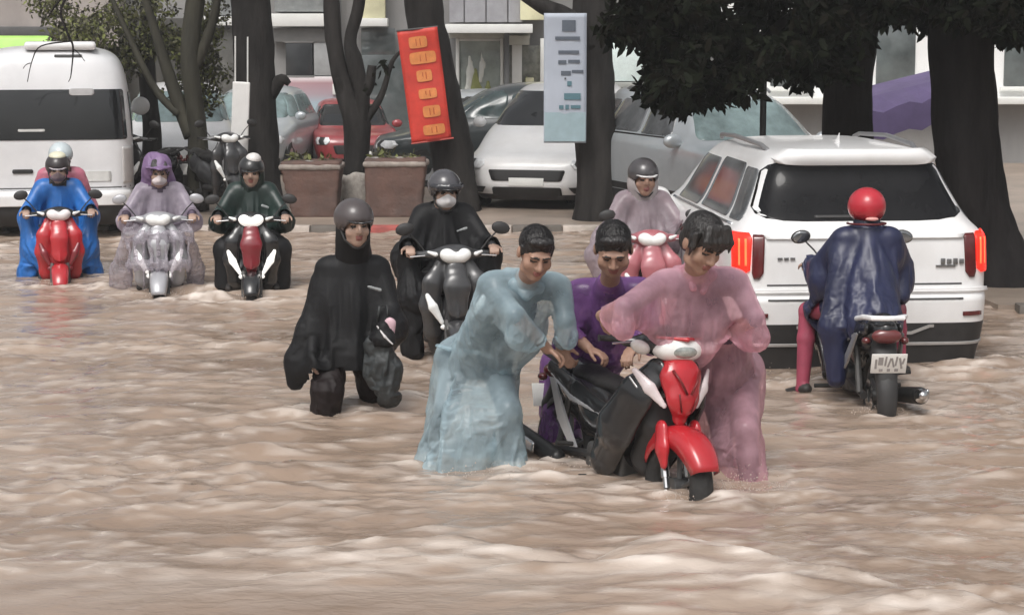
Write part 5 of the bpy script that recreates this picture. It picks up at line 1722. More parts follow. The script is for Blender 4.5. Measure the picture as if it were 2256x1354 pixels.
def helmet(t_, J, Rm, m, sc=1.0, peak=None, h=.010, trim=None, cone=False, strap=True, low=-.035, vis=None):
    L = hfr(J, Rm, sc)
    s = SDF(.012)
    s.ell(L(0, .018, .045), V3((.118, .138, .118)) * sc, Rm)
    if cone: s.cap(L(0, .02, .10), L(.0, .05, .20), .06 * sc, .02 * sc, k=.06)
    s.box(L(0, .02, low - .10), V3((.2, .3, .105)) * sc, Rm, .01, op=-1, k=.004)
    s.ell(L(0, -.10, -.035), V3((.100, .075, .075)) * sc, Rm, op=-1, k=.008)
    s.ell(L(0, .016, .030), V3((.104, .122, .104)) * sc, Rm, op=-1, k=.004)
    o = s.build('helmet', m, h, t_)
    if peak is not None:
        SDF(.01).path([L(-.075, -.105, .046), L(-.04, -.150, .040), L(0, -.162, .039), L(.04, -.150, .040), L(.075, -.105, .046)], [.012 * sc, .018 * sc, .02 * sc, .018 * sc, .012 * sc], flat=(Rm @ V3((0, .15, 1)), .4)).build('peak', peak, h * .8, o)
    s = SDF(.004)
    if vis is not None:
        s2 = SDF(.01).path([L(-.105, -.06, .055), L(-.07, -.125, .05), L(0, -.152, .05), L(.07, -.125, .05), L(.105, -.06, .055)], [.022 * sc, .026 * sc, .027 * sc, .026 * sc, .022 * sc], flat=(Rm @ V3((0, 1, 0)), .35))
        s2.build('visor', vis, h * .8, o)
    if trim is not None:
        MB().tube([L(.118 * math.cos(a), .018 + .138 * math.sin(a), low + .012) for a in np.linspace(-.5, math.pi + .5, 20)], .007 * sc, 8).build('rim_trim', trim, o, smooth=True)
    if strap:
        MB().tube([L(-.09, -.02, -.02), L(-.075, -.045, -.075), L(-.03, -.07, -.118), L(0, -.075, -.124), L(.03, -.07, -.118), L(.075, -.045, -.075), L(.09, -.02, -.02)], .006 * sc, 6).build('chin_strap', blk_mt, o, smooth=True)
    return o


def mask(t_, J, Rm, m=mask_m, sc=1.0, h=.008):
    L = hfr(J, Rm, sc)
    s = SDF(.02)
    s.ell(L(0, -.052, -.052), V3((.069, .060, .052)) * sc, Rm).cap(L(0, -.098, -.015), L(0, -.108, -.045), .018 * sc, .022 * sc)
    s.box(L(0, .06, -.05), V3((.2, .08, .2)) * sc, Rm, .005, op=-1, k=.004)
    o = s.build('face_mask', m, h, t_)
    MB().tube([L(-.066, -.03, -.03), L(-.082, .01, .0)], .003, 6).build('ear_loop', m, o, smooth=True)
    MB().tube([L(.066, -.03, -.03), L(.082, .01, .0)], .003, 6).build('ear_loop', m, o, smooth=True)
    return o


def folds(A=.012, sx=13., sz=2.6, seed=71, fine=.004):
    """hanging folds: long creased ridges down the cloth, broad billows, crumples only in patches"""
    q1 = np.array(Euler((.25, .3, .6 + seed)).to_matrix()); q2 = np.array(Euler((.9, .5, 1.1 + seed)).to_matrix())
    q0 = np.array(Euler((.08, -.1, .7 + seed)).to_matrix())

    def f(P):
        w = P + .035 * np.stack([noise3(P * 3.3 + 5, seed + 3), noise3(P * 3.3 + 9, seed + 4), 0 * P[..., 0]], -1)
        a = noise3((w @ q0) * np.array([sx * .8, sx * .8, sz * .42]), seed)
        b_ = noise3((w @ q0.T) * np.array([sx * .38, sx * .38, sz * .5]) + 7, seed + 1)
        k = np.clip(noise3((P @ q2) * 4.2, seed + 5) * 1.6, 0, 1)
        c = noise3((w @ q1) * np.array([21, 21, 11]) + 3, seed + 2)
        return A * (.62 - 1.7 * np.abs(a)) + A * .7 * b_ + k * fine * 1.5 * (.6 - 1.8 * np.abs(c))
    return f


def hood(t_, J, Rm, m, sc=1.0, h=.009, up=0.0, name='hood', r=(.108, .125, .125)):
    L = hfr(J, Rm, sc)
    s = SDF(.04)
    s.ell(L(0, .025, .03 + up), V3(r) * sc, Rm).cap(L(0, .03, -.05), J['nek'] + V3((0, .02, -.02)), .105 * sc, .12, k=.05)
    s.ell(L(0, -.12, -.012), V3((.083, .13, .112)) * sc, Rm, op=-1, k=.02)
    s.ell(L(0, .0, .0), V3((.088, .105, .112)) * sc, Rm, op=-1, k=.01)
    return s.build(name, m, h, t_, disp=folds(.006, 15, 6, 75, .003), dmax=.014)


# ------------------------------------------------------------------ the three who push the motorbike
def loc(J, org): return {k: V3(v) - V3(org) for k, v in J.items()}


def coat(name, m, t_, s, J, Rm, back=.12, hem=None, cuffs='ab', neck=(.10, .12, .15), **kw):
    """open a coat at the neck, cuffs and hem and let it settle over its wearer"""
    hs = J['_hs']
    nr = lambda V: np.sqrt(((((V - J['hd']) @ Rm) / (np.array(neck) * hs)) ** 2).sum(1))
    cf = []
    for q in cuffs:
        d = J['wr' + q] - J['el' + q]; L_ = np.linalg.norm(d); d = d / L_
        cf.append((J['wr' + q] - d * L_ * back, d, J['wr' + q]))

    def sleeve(V):
        best = np.full(len(V), 1e9); mi = np.zeros(len(V), int)
        for fn, a, b_, m_, k_, op in s.p:
            d = fn(V); w = d < best; best[w] = d[w]; mi[w] = m_
        return mi == 1

    def keep(V):
        k = nr(V) > 1
        sl = sleeve(V)
        for e, d, w in cf: k &= ~(sl & ((V - e) @ d > 0) & (np.linalg.norm((V - e) - np.outer((V - e) @ d, d), axis=1) < .09) & (np.linalg.norm(V - w, axis=1) < .15))
        if hem is not None: k &= hem(V)
        return k

    def pin(V):
        w_ = np.where(nr(V) < 1.3, .5, 0.0)
        for e, d, w in cf: w_ = np.maximum(w_, np.where(((V - e) @ d > -.035) & (np.linalg.norm((V - e) - np.outer((V - e) @ d, d), axis=1) < .09) & (np.linalg.norm(V - w, axis=1) < .15), .35, 0))
        return w_
    return drape(name, m, t_, s, J['_b'], keep=keep, pin=pin, **kw)


# pink raincoat, at the handlebar
ORG = (1.23, 11.0, -.18)
J = loc(dict(hd=(1.01, 10.8, 1.36), nek=(1.0, 11.02, 1.14), sha=(0.8, 10.98, 1.12), shb=(1.23, 11.1, 1.12), che=(1.04, 11.16, 0.94), pel=(1.23, 11.56, 0.59),
             hpa=(1.13, 11.54, 0.56), hpb=(1.32, 11.54, 0.56), ela=(0.59, 10.64, 1.04), elb=(1.32, 11.02, 0.93), wra=(0.48, 10.91, 0.96), wrb=(1.17, 11.16, 0.81),
             kna=(1.19, 11.36, 0.24), knb=(1.3, 11.16, 0.28), ana=(1.2, 11.36, -0.16), anb=(1.32, 11.06, -0.12)), ORG)
t_, J, Rm = person('person in a translucent pink raincoat steering the red motorbike by its handlebar', ORG, 0, J, [skin_m, shirt_v, trou_p], .0075, (33, 28, 4), 1.2, sleeves=0, face=(.95, 1.05, 1.1, .7),
                   hands=dict(a=((.25, .5, -.75), (.5, .3, -.5), -1, 62), b=((-.75, .35, -.25), (.1, .35, -1), 1, 60)))
hair(t_, J, Rm, 1.22, 'fringe', ghair_m)
pinkf = film('pink_raincoat_film', (.86, .52, .60), .36, .2)
s = SDF(.05)
s.path([J['nek'] + (0, .03, .0), J['che'], J['pel']], [.105, .185, .20])
s.cap(J['sha'] * .72 + J['nek'] * .28, J['shb'] * .72 + J['nek'] * .28, .088, .088)
s.path([J['sha'], J['ela'], J['wra'] - (J['wra'] - J['ela']) * .12], [.080, .072, .060], 1)
s.path([J['shb'] + (-.02, 0, -.01), J['elb'], J['wrb'] - (J['wrb'] - J['elb']) * .12], [.080, .072, .060], 1)
s.cap(J['sha'], J['che'], .075, .12).cap(J['shb'], J['pel'], .075, .16)
s.path([J['ela'] * .5 + J['sha'] * .5 + (0, 0, -.03), J['che'] + (-.05, -.06, -.08)], [.07, .09])
s.path([J['pel'], (J['kna'] + J['knb']) / 2, (J['ana'] + J['anb']) / 2], [.17, .15, .15], k=.06)
s.cap(J['pel'] + (.04, -.05, 0), J['anb'] + (.02, -.02, .02), .13, .12)
coat('raincoat', pinkf, t_, s, J, Rm, back=.22, pleat=(J['pel'] + (0, 0, .05), (J['ana'] + J['anb']) / 2, 7, .034), clip=((-3, -3, .04), (3, 3, 3)), h=.024, steps=50)
# collar standing up at the neck, and the folded-back hood
s = SDF(.03)
s.path([J['sha'] * .45 + J['nek'] * .55 + (-.01, .02, .06), J['nek'] + (-.06, -.05, .06), J['nek'] + (-.02, -.10, -.03)], [.028, .030, .020])
s.path([J['shb'] * .4 + J['nek'] * .6 + (.0, .03, .05), J['nek'] + (.07, -.03, .03), J['nek'] + (.03, -.09, -.05)], [.028, .030, .020])
s.cap(J['nek'] + (-.08, .10, .02), J['nek'] + (.09, .11, .02), .055)
s.build('collar', pinkf, .008, t_, disp=folds(.008, 16, 9, 83), dmax=.02)

# pale blue raincoat, at the tail of the motorbike
ORG = (-.12, 11.5, -.18)
J = loc(dict(hd=(0.13, 11.18, 1.27), nek=(0.08, 11.45, 1.06), sha=(-0.13, 11.44, 1.06), shb=(0.27, 11.5, 1.04), che=(0.0, 11.6, 0.9), pel=(-0.24, 11.9, 0.6),
             hpa=(-0.33, 11.88, 0.57), hpb=(-0.11, 11.85, 0.56), ela=(0.02, 11.26, 0.91), elb=(0.3, 11.4, 0.86), wra=(0.2, 11.4, 0.7), wrb=(0.28, 11.62, 0.67),
             kna=(-0.38, 11.7, 0.3), knb=(-0.02, 11.5, 0.33), ana=(-0.52, 12.0, -0.03), anb=(0.01, 11.55, -0.1)), ORG)
t_, J, Rm = person('person in a pale blue raincoat bent over pushing the tail of the red motorbike', ORG, 0, J, [skin_m, shirt_t, trou_s], .0075, (29, 14, 4), 1.12, sleeves=0, face=(1.0, 1.12, 1.2, .8),
                   hands=dict(a=((.65, .2, -.35), (.2, .1, -1), -1, 45), b=((.35, -.2, -.6), (.5, 0, -.6), 1, 45)))
hair(t_, J, Rm, 1.10, 'short')
bluef = film('blue_raincoat_film', (.54, .68, .74), .38, .2)
s = SDF(.05)
s.path([J['nek'] + (0, .03, -.01), J['che'] + (.02, 0, 0), J['pel']], [.10, .175, .20])
s.cap(J['sha'] * .75 + J['nek'] * .25, J['shb'] * .7 + J['nek'] * .3, .088, .082)
s.path([J['sha'], J['ela'], J['wra'] - (J['wra'] - J['ela']) * .10], [.085, .074, .058], 1)
s.path([J['shb'] + (-.03, 0, -.02), J['elb'], J['wrb'] - (J['wrb'] - J['elb']) * .10], [.076, .068, .056], 1)
s.cap(J['sha'], J['pel'], .10, .18)
s.path([J['pel'], (J['kna'] + J['knb']) / 2 + (-.0, .0, 0), V3((-.20, .02, .06))], [.18, .205, .235], k=.08)
s.cap(J['pel'] + (.08, -.05, -.02), V3((.14, -.10, .05)), .14, .15).cap(J['pel'] + (-.06, .05, -.02), V3((-.42, .15, .10)), .15, .11)
coat('raincoat', bluef, t_, s, J, Rm, back=.2, pleat=(J['pel'] + (.02, 0, .0), V3((-.14, .0, .05)), 8, .044), clip=((-3, -3, .05), (3, 3, 3)), h=.024, steps=50)
s = SDF(.03)
s.path([J['nek'] + (-.10, .05, .04), J['nek'] + (-.07, -.06, .01), J['nek'] + (0, -.10, -.05), J['nek'] + (.07, -.06, -.01), J['nek'] + (.10, .05, .02)], [.03, .026, .024, .026, .03])
s.cap(J['nek'] + (-.10, .10, .03), J['nek'] + (.07, .12, .02), .055)
s.build('collar', bluef, .008, t_, disp=folds(.008, 16, 9, 93), dmax=.02)
# belt seam where the coat gathers
s = SDF(.02).path([J['pel'] + (-.20, -.12, .06), J['pel'] + (-.05, -.21, .04), J['pel'] + (.12, -.20, .02)], [.012, .015, .012])
s.build('coat_gather', bluef, .008, t_, disp=folds(.004, 20, 20, 95))

# purple raincoat, behind the seat
ORG = (.40, 12.0, -.18)
J = loc(dict(hd=(0.57, 11.42, 1.26), nek=(0.56, 11.72, 1.01), sha=(0.37, 11.86, 0.96), shb=(0.79, 11.86, 0.97), che=(0.57, 11.98, 0.79), pel=(0.4, 12.36, 0.48),
             hpa=(0.3, 12.36, 0.45), hpb=(0.51, 12.36, 0.45), ela=(0.32, 11.8, 0.76), elb=(0.79, 11.62, 0.81), wra=(0.44, 11.62, 0.67), wrb=(0.69, 11.55, 0.69),
             kna=(0.26, 12.16, 0.21), knb=(0.45, 12.3, 0.17), ana=(0.25, 12.2, -0.13), anb=(0.46, 12.4, -0.17)), ORG)
t_, J, Rm = person('person in a purple raincoat with head lowered behind the seat of the red motorbike', ORG, 0, J, [skin_m, shirt_k, trou_b], .0075, (33, -2, 0), 1.16, sleeves=0, face=(1.07, .95, .95, .6),
                   hands=dict(a=((.75, -.3, -.30), (.1, 0, -1), -1, 40), b=((-.3, -.6, -.4), (0, -.1, -1), 1, 40)))
hair(t_, J, Rm, 1.18, 'short')
purf = film('purple_raincoat_film', (.27, .12, .36), .48, .2)
s = SDF(.05)
s.path([J['nek'] + (0, .03, -.01), J['che'], J['pel']], [.105, .175, .19])
s.cap(J['sha'] * .85 + J['nek'] * .15, J['shb'] * .85 + J['nek'] * .15, .095, .095)
s.path([J['sha'], J['ela'], J['wra'] - (J['wra'] - J['ela']) * .14], [.095, .085, .056], 1)
s.path([J['shb'], J['elb'], J['wrb'] - (J['wrb'] - J['elb']) * .14], [.095, .085, .056], 1)
s.path([J['pel'], (J['kna'] + J['knb']) / 2, (J['ana'] + J['anb']) / 2 + (0, 0, .1)], [.185, .16, .15], k=.06)
s.cap(J['pel'] + (-.04, -.1, 0), J['ana'] + (.0, -.05, .12), .13, .10)
coat('raincoat', purf, t_, s, J, Rm, back=.2, pleat=(J['pel'], (J['ana'] + J['anb']) / 2, 7, .034), clip=((-3, -3, .05), (3, 3, 3)), h=.024, steps=50)

# ------------------------------------------------------------------ the one wading in the black poncho
ORG = (-1.1, 13.15, -.20)
J = loc(dict(hd=(-1.01, 13.05, 1.24), nek=(-1.03, 13.15, 1.06), sha=(-1.21, 13.16, 0.95), shb=(-0.86, 13.2, 0.95), che=(-1.04, 13.2, 0.83), pel=(-1.07, 13.2, 0.47),
             hpa=(-1.16, 13.18, 0.43), hpb=(-0.98, 13.22, 0.42), ela=(-1.29, 13.14, 0.63), elb=(-0.78, 13.1, 0.69), wra=(-1.29, 13.02, 0.43), wrb=(-0.82, 12.92, 0.6),
             kna=(-1.19, 12.98, 0.19), knb=(-0.93, 13.3, 0.16), ana=(-1.23, 13.05, -0.18), anb=(-0.91, 13.72, -0.13), toa=(-1.24, 12.88, -0.19), tob=(-0.9, 13.6, -0.32)), ORG)
t_, J, Rm = person('person wading in a black poncho and dark grey helmet carrying a grey bag', ORG, 0, J, [skin_l, shirt_k, trou_b], .0085, (4, 22, 0), 1.08,
                   hands=dict(a=((0, -.3, -1), (.9, 0, 0), 1, 25), b=((.3, -.4, -.8), (-.3, .8, 0), -1, 65)))
helmet(t_, J, Rm, mat('helmet_charcoal', (.075, .062, .062), .35, coat=.3, var=.2), 1.08, peak=blk_gl, h=.010, low=-.05)
blkp = mat('black_poncho', (.010, .010, .011), .6, spec=.25, var=.4, vscale=5, bump=.2, bscale=9, stretch=(1, 1, .4))
hood(t_, J, Rm, blkp, 1.02, .009, r=(.100, .118, .11))
s = SDF(.07)
s.path([J['nek'] + (0, .02, -.02), J['che'], J['pel'] + (0, 0, .02), J['pel'] + (.0, 0, -.05)], [.10, .185, .225, .225])
s.cap(J['sha'], J['shb'], .085)
s.path([J['sha'], J['ela'], J['wra'] + (-.03, .0, -.02)], [.10, .10, .075])
s.path([J['sha'] + (.03, 0, -.1), V3((-.27, -.03, .66)), V3((-.315, -.04, .52))], [.12, .10, .05])
s.path([J['shb'], J['elb'], J['wrb'] + (-.02, .03, .03)], [.10, .105, .09])
s.cap(J['elb'] + (0, 0, -.05), J['pel'] + (.13, 0, -.02), .10, .12)
s.cap(J['ela'] + (.02, 0, 0), J['pel'] + (-.08, 0, .12), .11, .16).cap(J['wra'] + (.0, .02, .0), J['pel'] + (-.10, 0, -.06), .09, .15)
coat('poncho', blkp, t_, s, J, Rm, pleat=(J['che'] + (0, .02, .1), J['pel'] + (0, .0, -.1), 8, .026), hem=lambda V: V[:, 2] > .62 + .02 * np.sin(V[:, 0] * 9) - .16 * np.clip((-.18 - V[:, 0]) / .12, 0, 1) - .04 * np.clip(V[:, 0] / .1, 0, 1), cuffs='', h=.026, ex=(1.07, 1.07, 1.0), ex2=1.02, g=.0003)
s = SDF(.04).path([J['hpa'] + (0, 0, -.02), J['kna'] + (0, 0, .02), J['ana'] + (-.01, 0, -.05), J['ana'] + (-.01, 0, -.20)], [.11, .092, .098, .098]).path([J['hpb'] + (0, 0, -.02), J['knb'] + (0, 0, .02), J['anb'] + (0, 0, .0), J['anb'] + (0, 0, -.15)], [.11, .088, .078, .078])
drape('rain_trousers', mat('brown_black_trousers', (.015, .010, .010), .6, spec=.25, var=.3), t_, s, J['_b'], h=.024, ex=(1.10, 1.10, 1.03), inset=.002, g=.0001)
SDF(.006).path([J['che'] + (.12, -.185, .02), J['che'] + (.19, -.155, -.005)], [.010, .013], flat=((0, 1, 0), .4)).build('poncho_logo', mat('grey_logo', (.34, .36, .36), .5), .006, t_)
# the bag in the hand
bg = thing('carried_bag', 'grey green shopping bag with a pink item held by the wading person', 'bag', (-.83, 12.96, .44))
bgm = mat('bag_plastic', (.03, .034, .035), .5, var=.4, vscale=7, bump=.5, bscale=14)
s = SDF(.05).path([(-.04, 0, .14), (.0, 0, -.02), (.03, 0, -.17)], [.075, .108, .085], flat=((0, 1, 0), .6))
drape('sack', bgm, bg, s, SDF(.02).cap((0, 0, .1), (.02, 0, -.15), .05, .06), h=.018, ex=(1.2, 1.2, 1.1), g=.0003, inset=0, steps=40)
SDF(.02).path([(.03, -.03, .12), (.05, -.04, .185)], [.05, .04], flat=((0, 1, 0), .5)).build('pink_item', mat('pink_plastic', (.62, .42, .47), .4, var=.1), .008, bg)
SDF(.01).path([(-.03, -.06, .17), (.02, -.10, .11), (.07, -.10, .06)], [.007, .008, .006]).build('strap', mat('pale_strap', (.6, .58, .57), .5), .007, bg)
MB().tube([(-.03, 0, .19), (-.02, 0, .29), (.03, 0, .30), (.04, 0, .2)], .008, 8).build('handle', bgm, bg, smooth=True)


# ------------------------------------------------------------------ riders; bike frame: x forward, y left, z up; the rider's own frame faces -y, so the joints are turned
def seated(lean=0.0, dz=0.0, foot_out=.0, arm=0.0, fz=.42, hz=0.0):
    """joints of a rider in the rider's frame (-y forward, +x = the rider's left)"""
    f = lambda fw, lf, z: V3((lf, -fw, z + dz))
    J = dict(pel=f(-.24, 0, .84), che=f(-.17 + lean * .5, 0, 1.10), nek=f(-.13 + lean, 0, 1.285), hd=f(-.075 + lean * 1.3, 0, 1.425 + hz))
    for q, sg_ in (('a', -1), ('b', 1)):
        J['sh' + q] = f(-.13 + lean, sg_ * .175, 1.255)
        J['el' + q] = f(.02 + lean * .5, sg_ * (.30 + arm), 1.06)
        J['wr' + q] = f(.235, sg_ * .315, 1.045)
        J['hp' + q] = f(-.20, sg_ * .095, .82)
        J['kn' + q] = f(.22, sg_ * (.20 + foot_out * .5), .72)
        J['an' + q] = f(.20 - foot_out * .2, sg_ * (.17 + foot_out), fz)
        J['to' + q] = f(.36 - foot_out * .2, sg_ * (.19 + foot_out), fz - .05)
    return J


GRIP = dict(a=((0, -1, -.15), (0, -.1, -1), -1, 58), b=((0, -1, -.15), (0, -.1, -1), 1, 58))


def rider(label, bike, J, mats, h=.011, head=(8, 0, 0), hs=1.05, covered=False, bare=False, sleeves=1, hands=GRIP):
    rz = bike.rotation_euler[2] + R(90)
    return person(label, tuple(bike.location), rz, J, mats, h, head, hs, covered, hands, bare, sleeves)


def coat_arms(s, J, r=(.095, .085, .06), back=.12):
    for q in 'ab':
        s.path([J['sh' + q], J['el' + q], J['wr' + q] - (J['wr' + q] - J['el' + q]) * back], r, 1)


def coat_torso(s, J, r=(.10, .165, .19)):
    s.path([J['nek'] + (0, .02, -.01), J['che'], J['pel']], r)
    s.cap(J['sha'] * .85 + J['nek'] * .15, J['shb'] * .85 + J['nek'] * .15, .09)


# blue poncho on the red scooter, with a passenger
J = seated(.02)
t_, J, Rm = rider('rider in a bright blue poncho and pale yellow topped helmet on the red scooter', bikeA, J, [skin_l, shirt_k, trou_s], covered=True)
helmet(t_, J, Rm, mat('helmet_dark_brown', (.035, .028, .028), .35, coat=.3), 1.05, peak=mat('visor_pale', (.42, .38, .40), .3), low=-.05)
L = hfr(J, Rm, 1.05)
SDF(.02).ell(L(0, .02, .135), (.085, .10, .045), Rm).build('helmet_cap', mat('helmet_cream', (.70, .68, .52), .4), .010, t_)
mask(t_, J, Rm, mat('mauve_mask', (.20, .145, .16), .7), 1.05)
bluep = mat('blue_poncho', (.020, .135, .43), .38, var=.35, vscale=6, bump=.2, bscale=9, stretch=(1, 1, .4))
s = SDF(.06)
coat_torso(s, J, (.10, .165, .20)); coat_arms(s, J, (.09, .095, .075), .05)
for q, sg_ in (('a', -1), ('b', 1)):
    s.path([J['el' + q] + (0, 0, -.02), J['kn' + q] + (sg_ * .05, .06, .04), J['kn' + q] + (sg_ * .08, .14, -.22), J['an' + q] + (sg_ * .06, .16, -.05)], [.09, .13, .12, .10])
coat('poncho', bluep, t_, s, J, Rm, pleat=(J['che'] + (0, .02, .1), J['pel'] + (0, .0, -.2), 9, .022), back=.06, h=.027)
# passenger
J = seated(.0, .06); J = {k: v + V3((0.03, .34, 0.03)) for k, v in J.items()}
J['wra'] = J['che'] + (-.16, -.22, -.12); J['wrb'] = J['che'] + (.16, -.22, -.12); J['ela'] = J['che'] + (-.25, .02, -.08); J['elb'] = J['che'] + (.25, .02, -.08)
t_, J, Rm = rider('passenger in a red pink raincoat and pale helmet behind the blue poncho rider', bikeA, J, [skin_l, shirt_r, trou_s], covered=True, hands=None)
helmet(t_, J, Rm, mat('helmet_pale_blue', (.52, .58, .60), .35, coat=.3), 1.05, peak=mat('visor_grey_green', (.14, .18, .18), .3), low=-.04)
s = SDF(.06); coat_torso(s, J, (.115, .18, .20)); coat_arms(s, J, (.10, .10, .08), 0)
coat('raincoat', film('rose_raincoat_film', (.66, .22, .30), .85), t_, s, J, Rm, cuffs='', h=.03)

# lilac raincoat over the silver scooter
J = seated(.03)
t_, J, Rm = rider('rider in lilac raincoat, purple hood and white mask on the silver scooter', bikeB, J, [skin_l, shirt_v, trou_s], covered=True, head=(8, 4, 0))
mask(t_, J, Rm, mat('pale_pink_mask', (.74, .66, .66), .7), 1.05)
hair(t_, J, Rm, 1.05, 'fringe', ghair_m, .009)
purc = mat('purple_hood_cloth', (.20, .125, .245), .5, var=.25, bump=.3, bscale=16)
L = hfr(J, Rm, 1.05)
s = SDF(.04).ell(L(.0, .03, .06), (.125, .145, .125), Rm).ell(L(-.06, .05, .04), (.09, .10, .14), Rm).cap(L(-.05, .06, .0), J['nek'] + (-.07, .06, .0), .09, .11).cap(L(.05, .06, -.02), J['nek'] + (.08, .08, .0), .08, .09)
s.path([L(-.10, -.09, .075), L(0, -.145, .07), L(.10, -.09, .075)], [.02, .026, .02], flat=((0, 0, 1), .5))
s.ell(L(0, -.13, -.03), (.085, .13, .105), Rm, op=-1, k=.02).ell(L(0, .0, .0), (.09, .11, .11), Rm, op=-1, k=.01)
s.build('hood', purc, .010, t_, disp=folds(.012, 13, 6, 141, .004), dmax=.02)
lilf = film('lilac_raincoat_film', (.64, .57, .66), .5, .2)
s = SDF(.06)
coat_torso(s, J, (.115, .185, .21)); coat_arms(s, J, (.095, .105, .085), .0)
s.cap(J['wra'] + (0, .0, -.02), J['wrb'] + (0, 0, -.02), .06)
coat('raincoat', lilf, t_, s, J, Rm, back=.06, h=.027)
# the loose front of the raincoat thrown over the handlebar and hanging down the scooter
s = SDF(.06)
for k in range(9):
    u = -1 + k / 4
    s.path([V3((u * .30, -.30, 1.06)), V3((u * .29, -.55 + .06 * abs(u), .98)), V3((u * .27, -.66 + .07 * abs(u), .72)), V3((u * .25 - .02, -.70 + .08 * abs(u), .46 + .10 * math.sin(k * 2.1)))], [.045, .035, .03, .018])
s.path([V3((-.28, -.38, .95)), V3((-.36, -.22, .62)), V3((-.42, -.10, .22))], [.08, .11, .12])
s.path([V3((.28, -.38, .95)), V3((.33, -.25, .62)), V3((.34, -.15, .26))], [.07, .09, .09])
drape('raincoat_front', film('lilac_front_film', (.6, .56, .61), .28, .2), t_, s, J['_b'], h=.026, ex=(1.12, 1.12, 1.05))

# dark green jacket on the black scooter
J = seated(.0, .0, .03)
t_, J, Rm = rider('rider in a dark green hooded raincoat and white topped helmet on the black scooter', bikeC, J, [skin_l, shirt_k, trou_b], head=(6, -4, 0))
grn = mat('dark_green_raincoat', (.012, .026, .022), .4, var=.35, vscale=6, bump=.2, bscale=9, stretch=(1, 1, .4))
helmet(t_, J, Rm, mat('helmet_black', (.02, .02, .02), .3, coat=.4), 1.05, peak=blk_gl, low=-.03)
L = hfr(J, Rm, 1.05)
SDF(.02).ell(L(.02, .0, .13), (.075, .085, .06), Rm).build('helmet_cap', mat('helmet_white_top', (.66, .64, .62), .4), .010, t_)
hood(t_, J, Rm, grn, 1.04, .010)
s = SDF(.06)
coat_torso(s, J, (.11, .185, .22)); coat_arms(s, J, (.09, .095, .075), .06)
s.cap(J['ela'], J['che'] + (-.1, -.05, -.1), .09, .12).cap(J['elb'], J['che'] + (.1, -.05, -.1), .09, .12)
coat('raincoat', grn, t_, s, J, Rm, back=.06, h=.027)
s = SDF(.05)
for q, sg_ in (('a', -1), ('b', 1)):
    s.path([J['hp' + q], J['kn' + q] + (sg_ * .03, 0, 0), J['an' + q] + (sg_ * .06, 0, -.02)], [.12, .115, .10])
s.build('rain_trousers', blkp, .012, t_, disp=folds(.012, 11, 4, 153), dmax=.03)
SDF(.006).path([J['che'] + (.10, -.195, .02), J['che'] + (.15, -.18, .0)], [.016, .016], flat=((0, 1, 0), .4)).build('coat_logo', MATS['grey_logo'], .007, t_)

# black coat and white mask on the charcoal scooter
J = seated(.0, .02)
t_, J, Rm = rider('rider in a black raincoat with dark helmet and white mask on the charcoal scooter', bikeD, J, [skin_l, shirt_k, trou_b], covered=True, head=(4, 6, 0))
helmet(t_, J, Rm, mat('helmet_slate', (.07, .068, .075), .25, coat=.5, var=.2), 1.08, peak=blk_gl, h=.010, low=-.07, vis=mat('dark_visor', (.03, .03, .035), .1, coat=.6))
mask(t_, J, Rm, mask_m, 1.1)
s = SDF(.06)
coat_torso(s, J, (.125, .20, .23)); coat_arms(s, J, (.10, .105, .085), .04)
s.cap(J['ela'], J['che'] + (-.1, -.05, -.1), .10, .14).cap(J['elb'], J['che'] + (.1, -.05, -.1), .10, .14)
for q, sg_ in (('a', -1), ('b', 1)):
    s.path([J['el' + q] + (sg_ * .02, 0, -.05), J['kn' + q] + (sg_ * .08, .02, .05), J['an' + q] + (sg_ * .10, .05, -.06)], [.10, .125, .11])
coat('raincoat', blkp, t_, s, J, Rm, back=.06, h=.027)
SDF(.006).path([J['che'] + (.08, -.215, .04), J['che'] + (.15, -.20, .06)], [.008, .012], flat=((0, 1, 0), .4)).build('coat_logo', MATS['grey_logo'], .006, t_)

# mauve poncho and white peaked helmet on the pink scooter
J = seated(.0, .04, hz=.01)
t_, J, Rm = rider('rider in a mauve grey poncho and dark helmet with pale peak on the pink scooter', bikeE, J, [skin_m, shirt_r, trou_s], head=(4, 6, 0), hs=1.15)
helmet(t_, J, Rm, mat('helmet_dusk_grey', (.06, .055, .058), .3, coat=.5, var=.2), 1.12, peak=mat('peak_pale', (.66, .65, .64), .35), h=.010, low=-.03)
mauf = film('mauve_poncho_film', (.50, .42, .46), .6, .25)
hood(t_, J, Rm, film('pale_hood_film', (.62, .57, .57), .85), 1.12, .010, up=-.03)
s = SDF(.06)
coat_torso(s, J, (.125, .195, .22)); coat_arms(s, J, (.10, .11, .09), .0)
s.cap(J['ela'] + (-.05, 0, -.05), J['che'] + (-.05, -.05, -.1), .10, .16).cap(J['elb'] + (.05, 0, -.05), J['che'] + (.05, -.05, -.1), .10, .16)
for q, sg_ in (('a', -1), ('b', 1)):
    s.path([J['el' + q] + (sg_ * .04, 0, -.04), J['wr' + q] + (sg_ * .10, .02, -.12), J['kn' + q] + (sg_ * .12, 0, -.12)], [.11, .11, .09])
coat('poncho', mauf, t_, s, J, Rm, back=.06, h=.027)

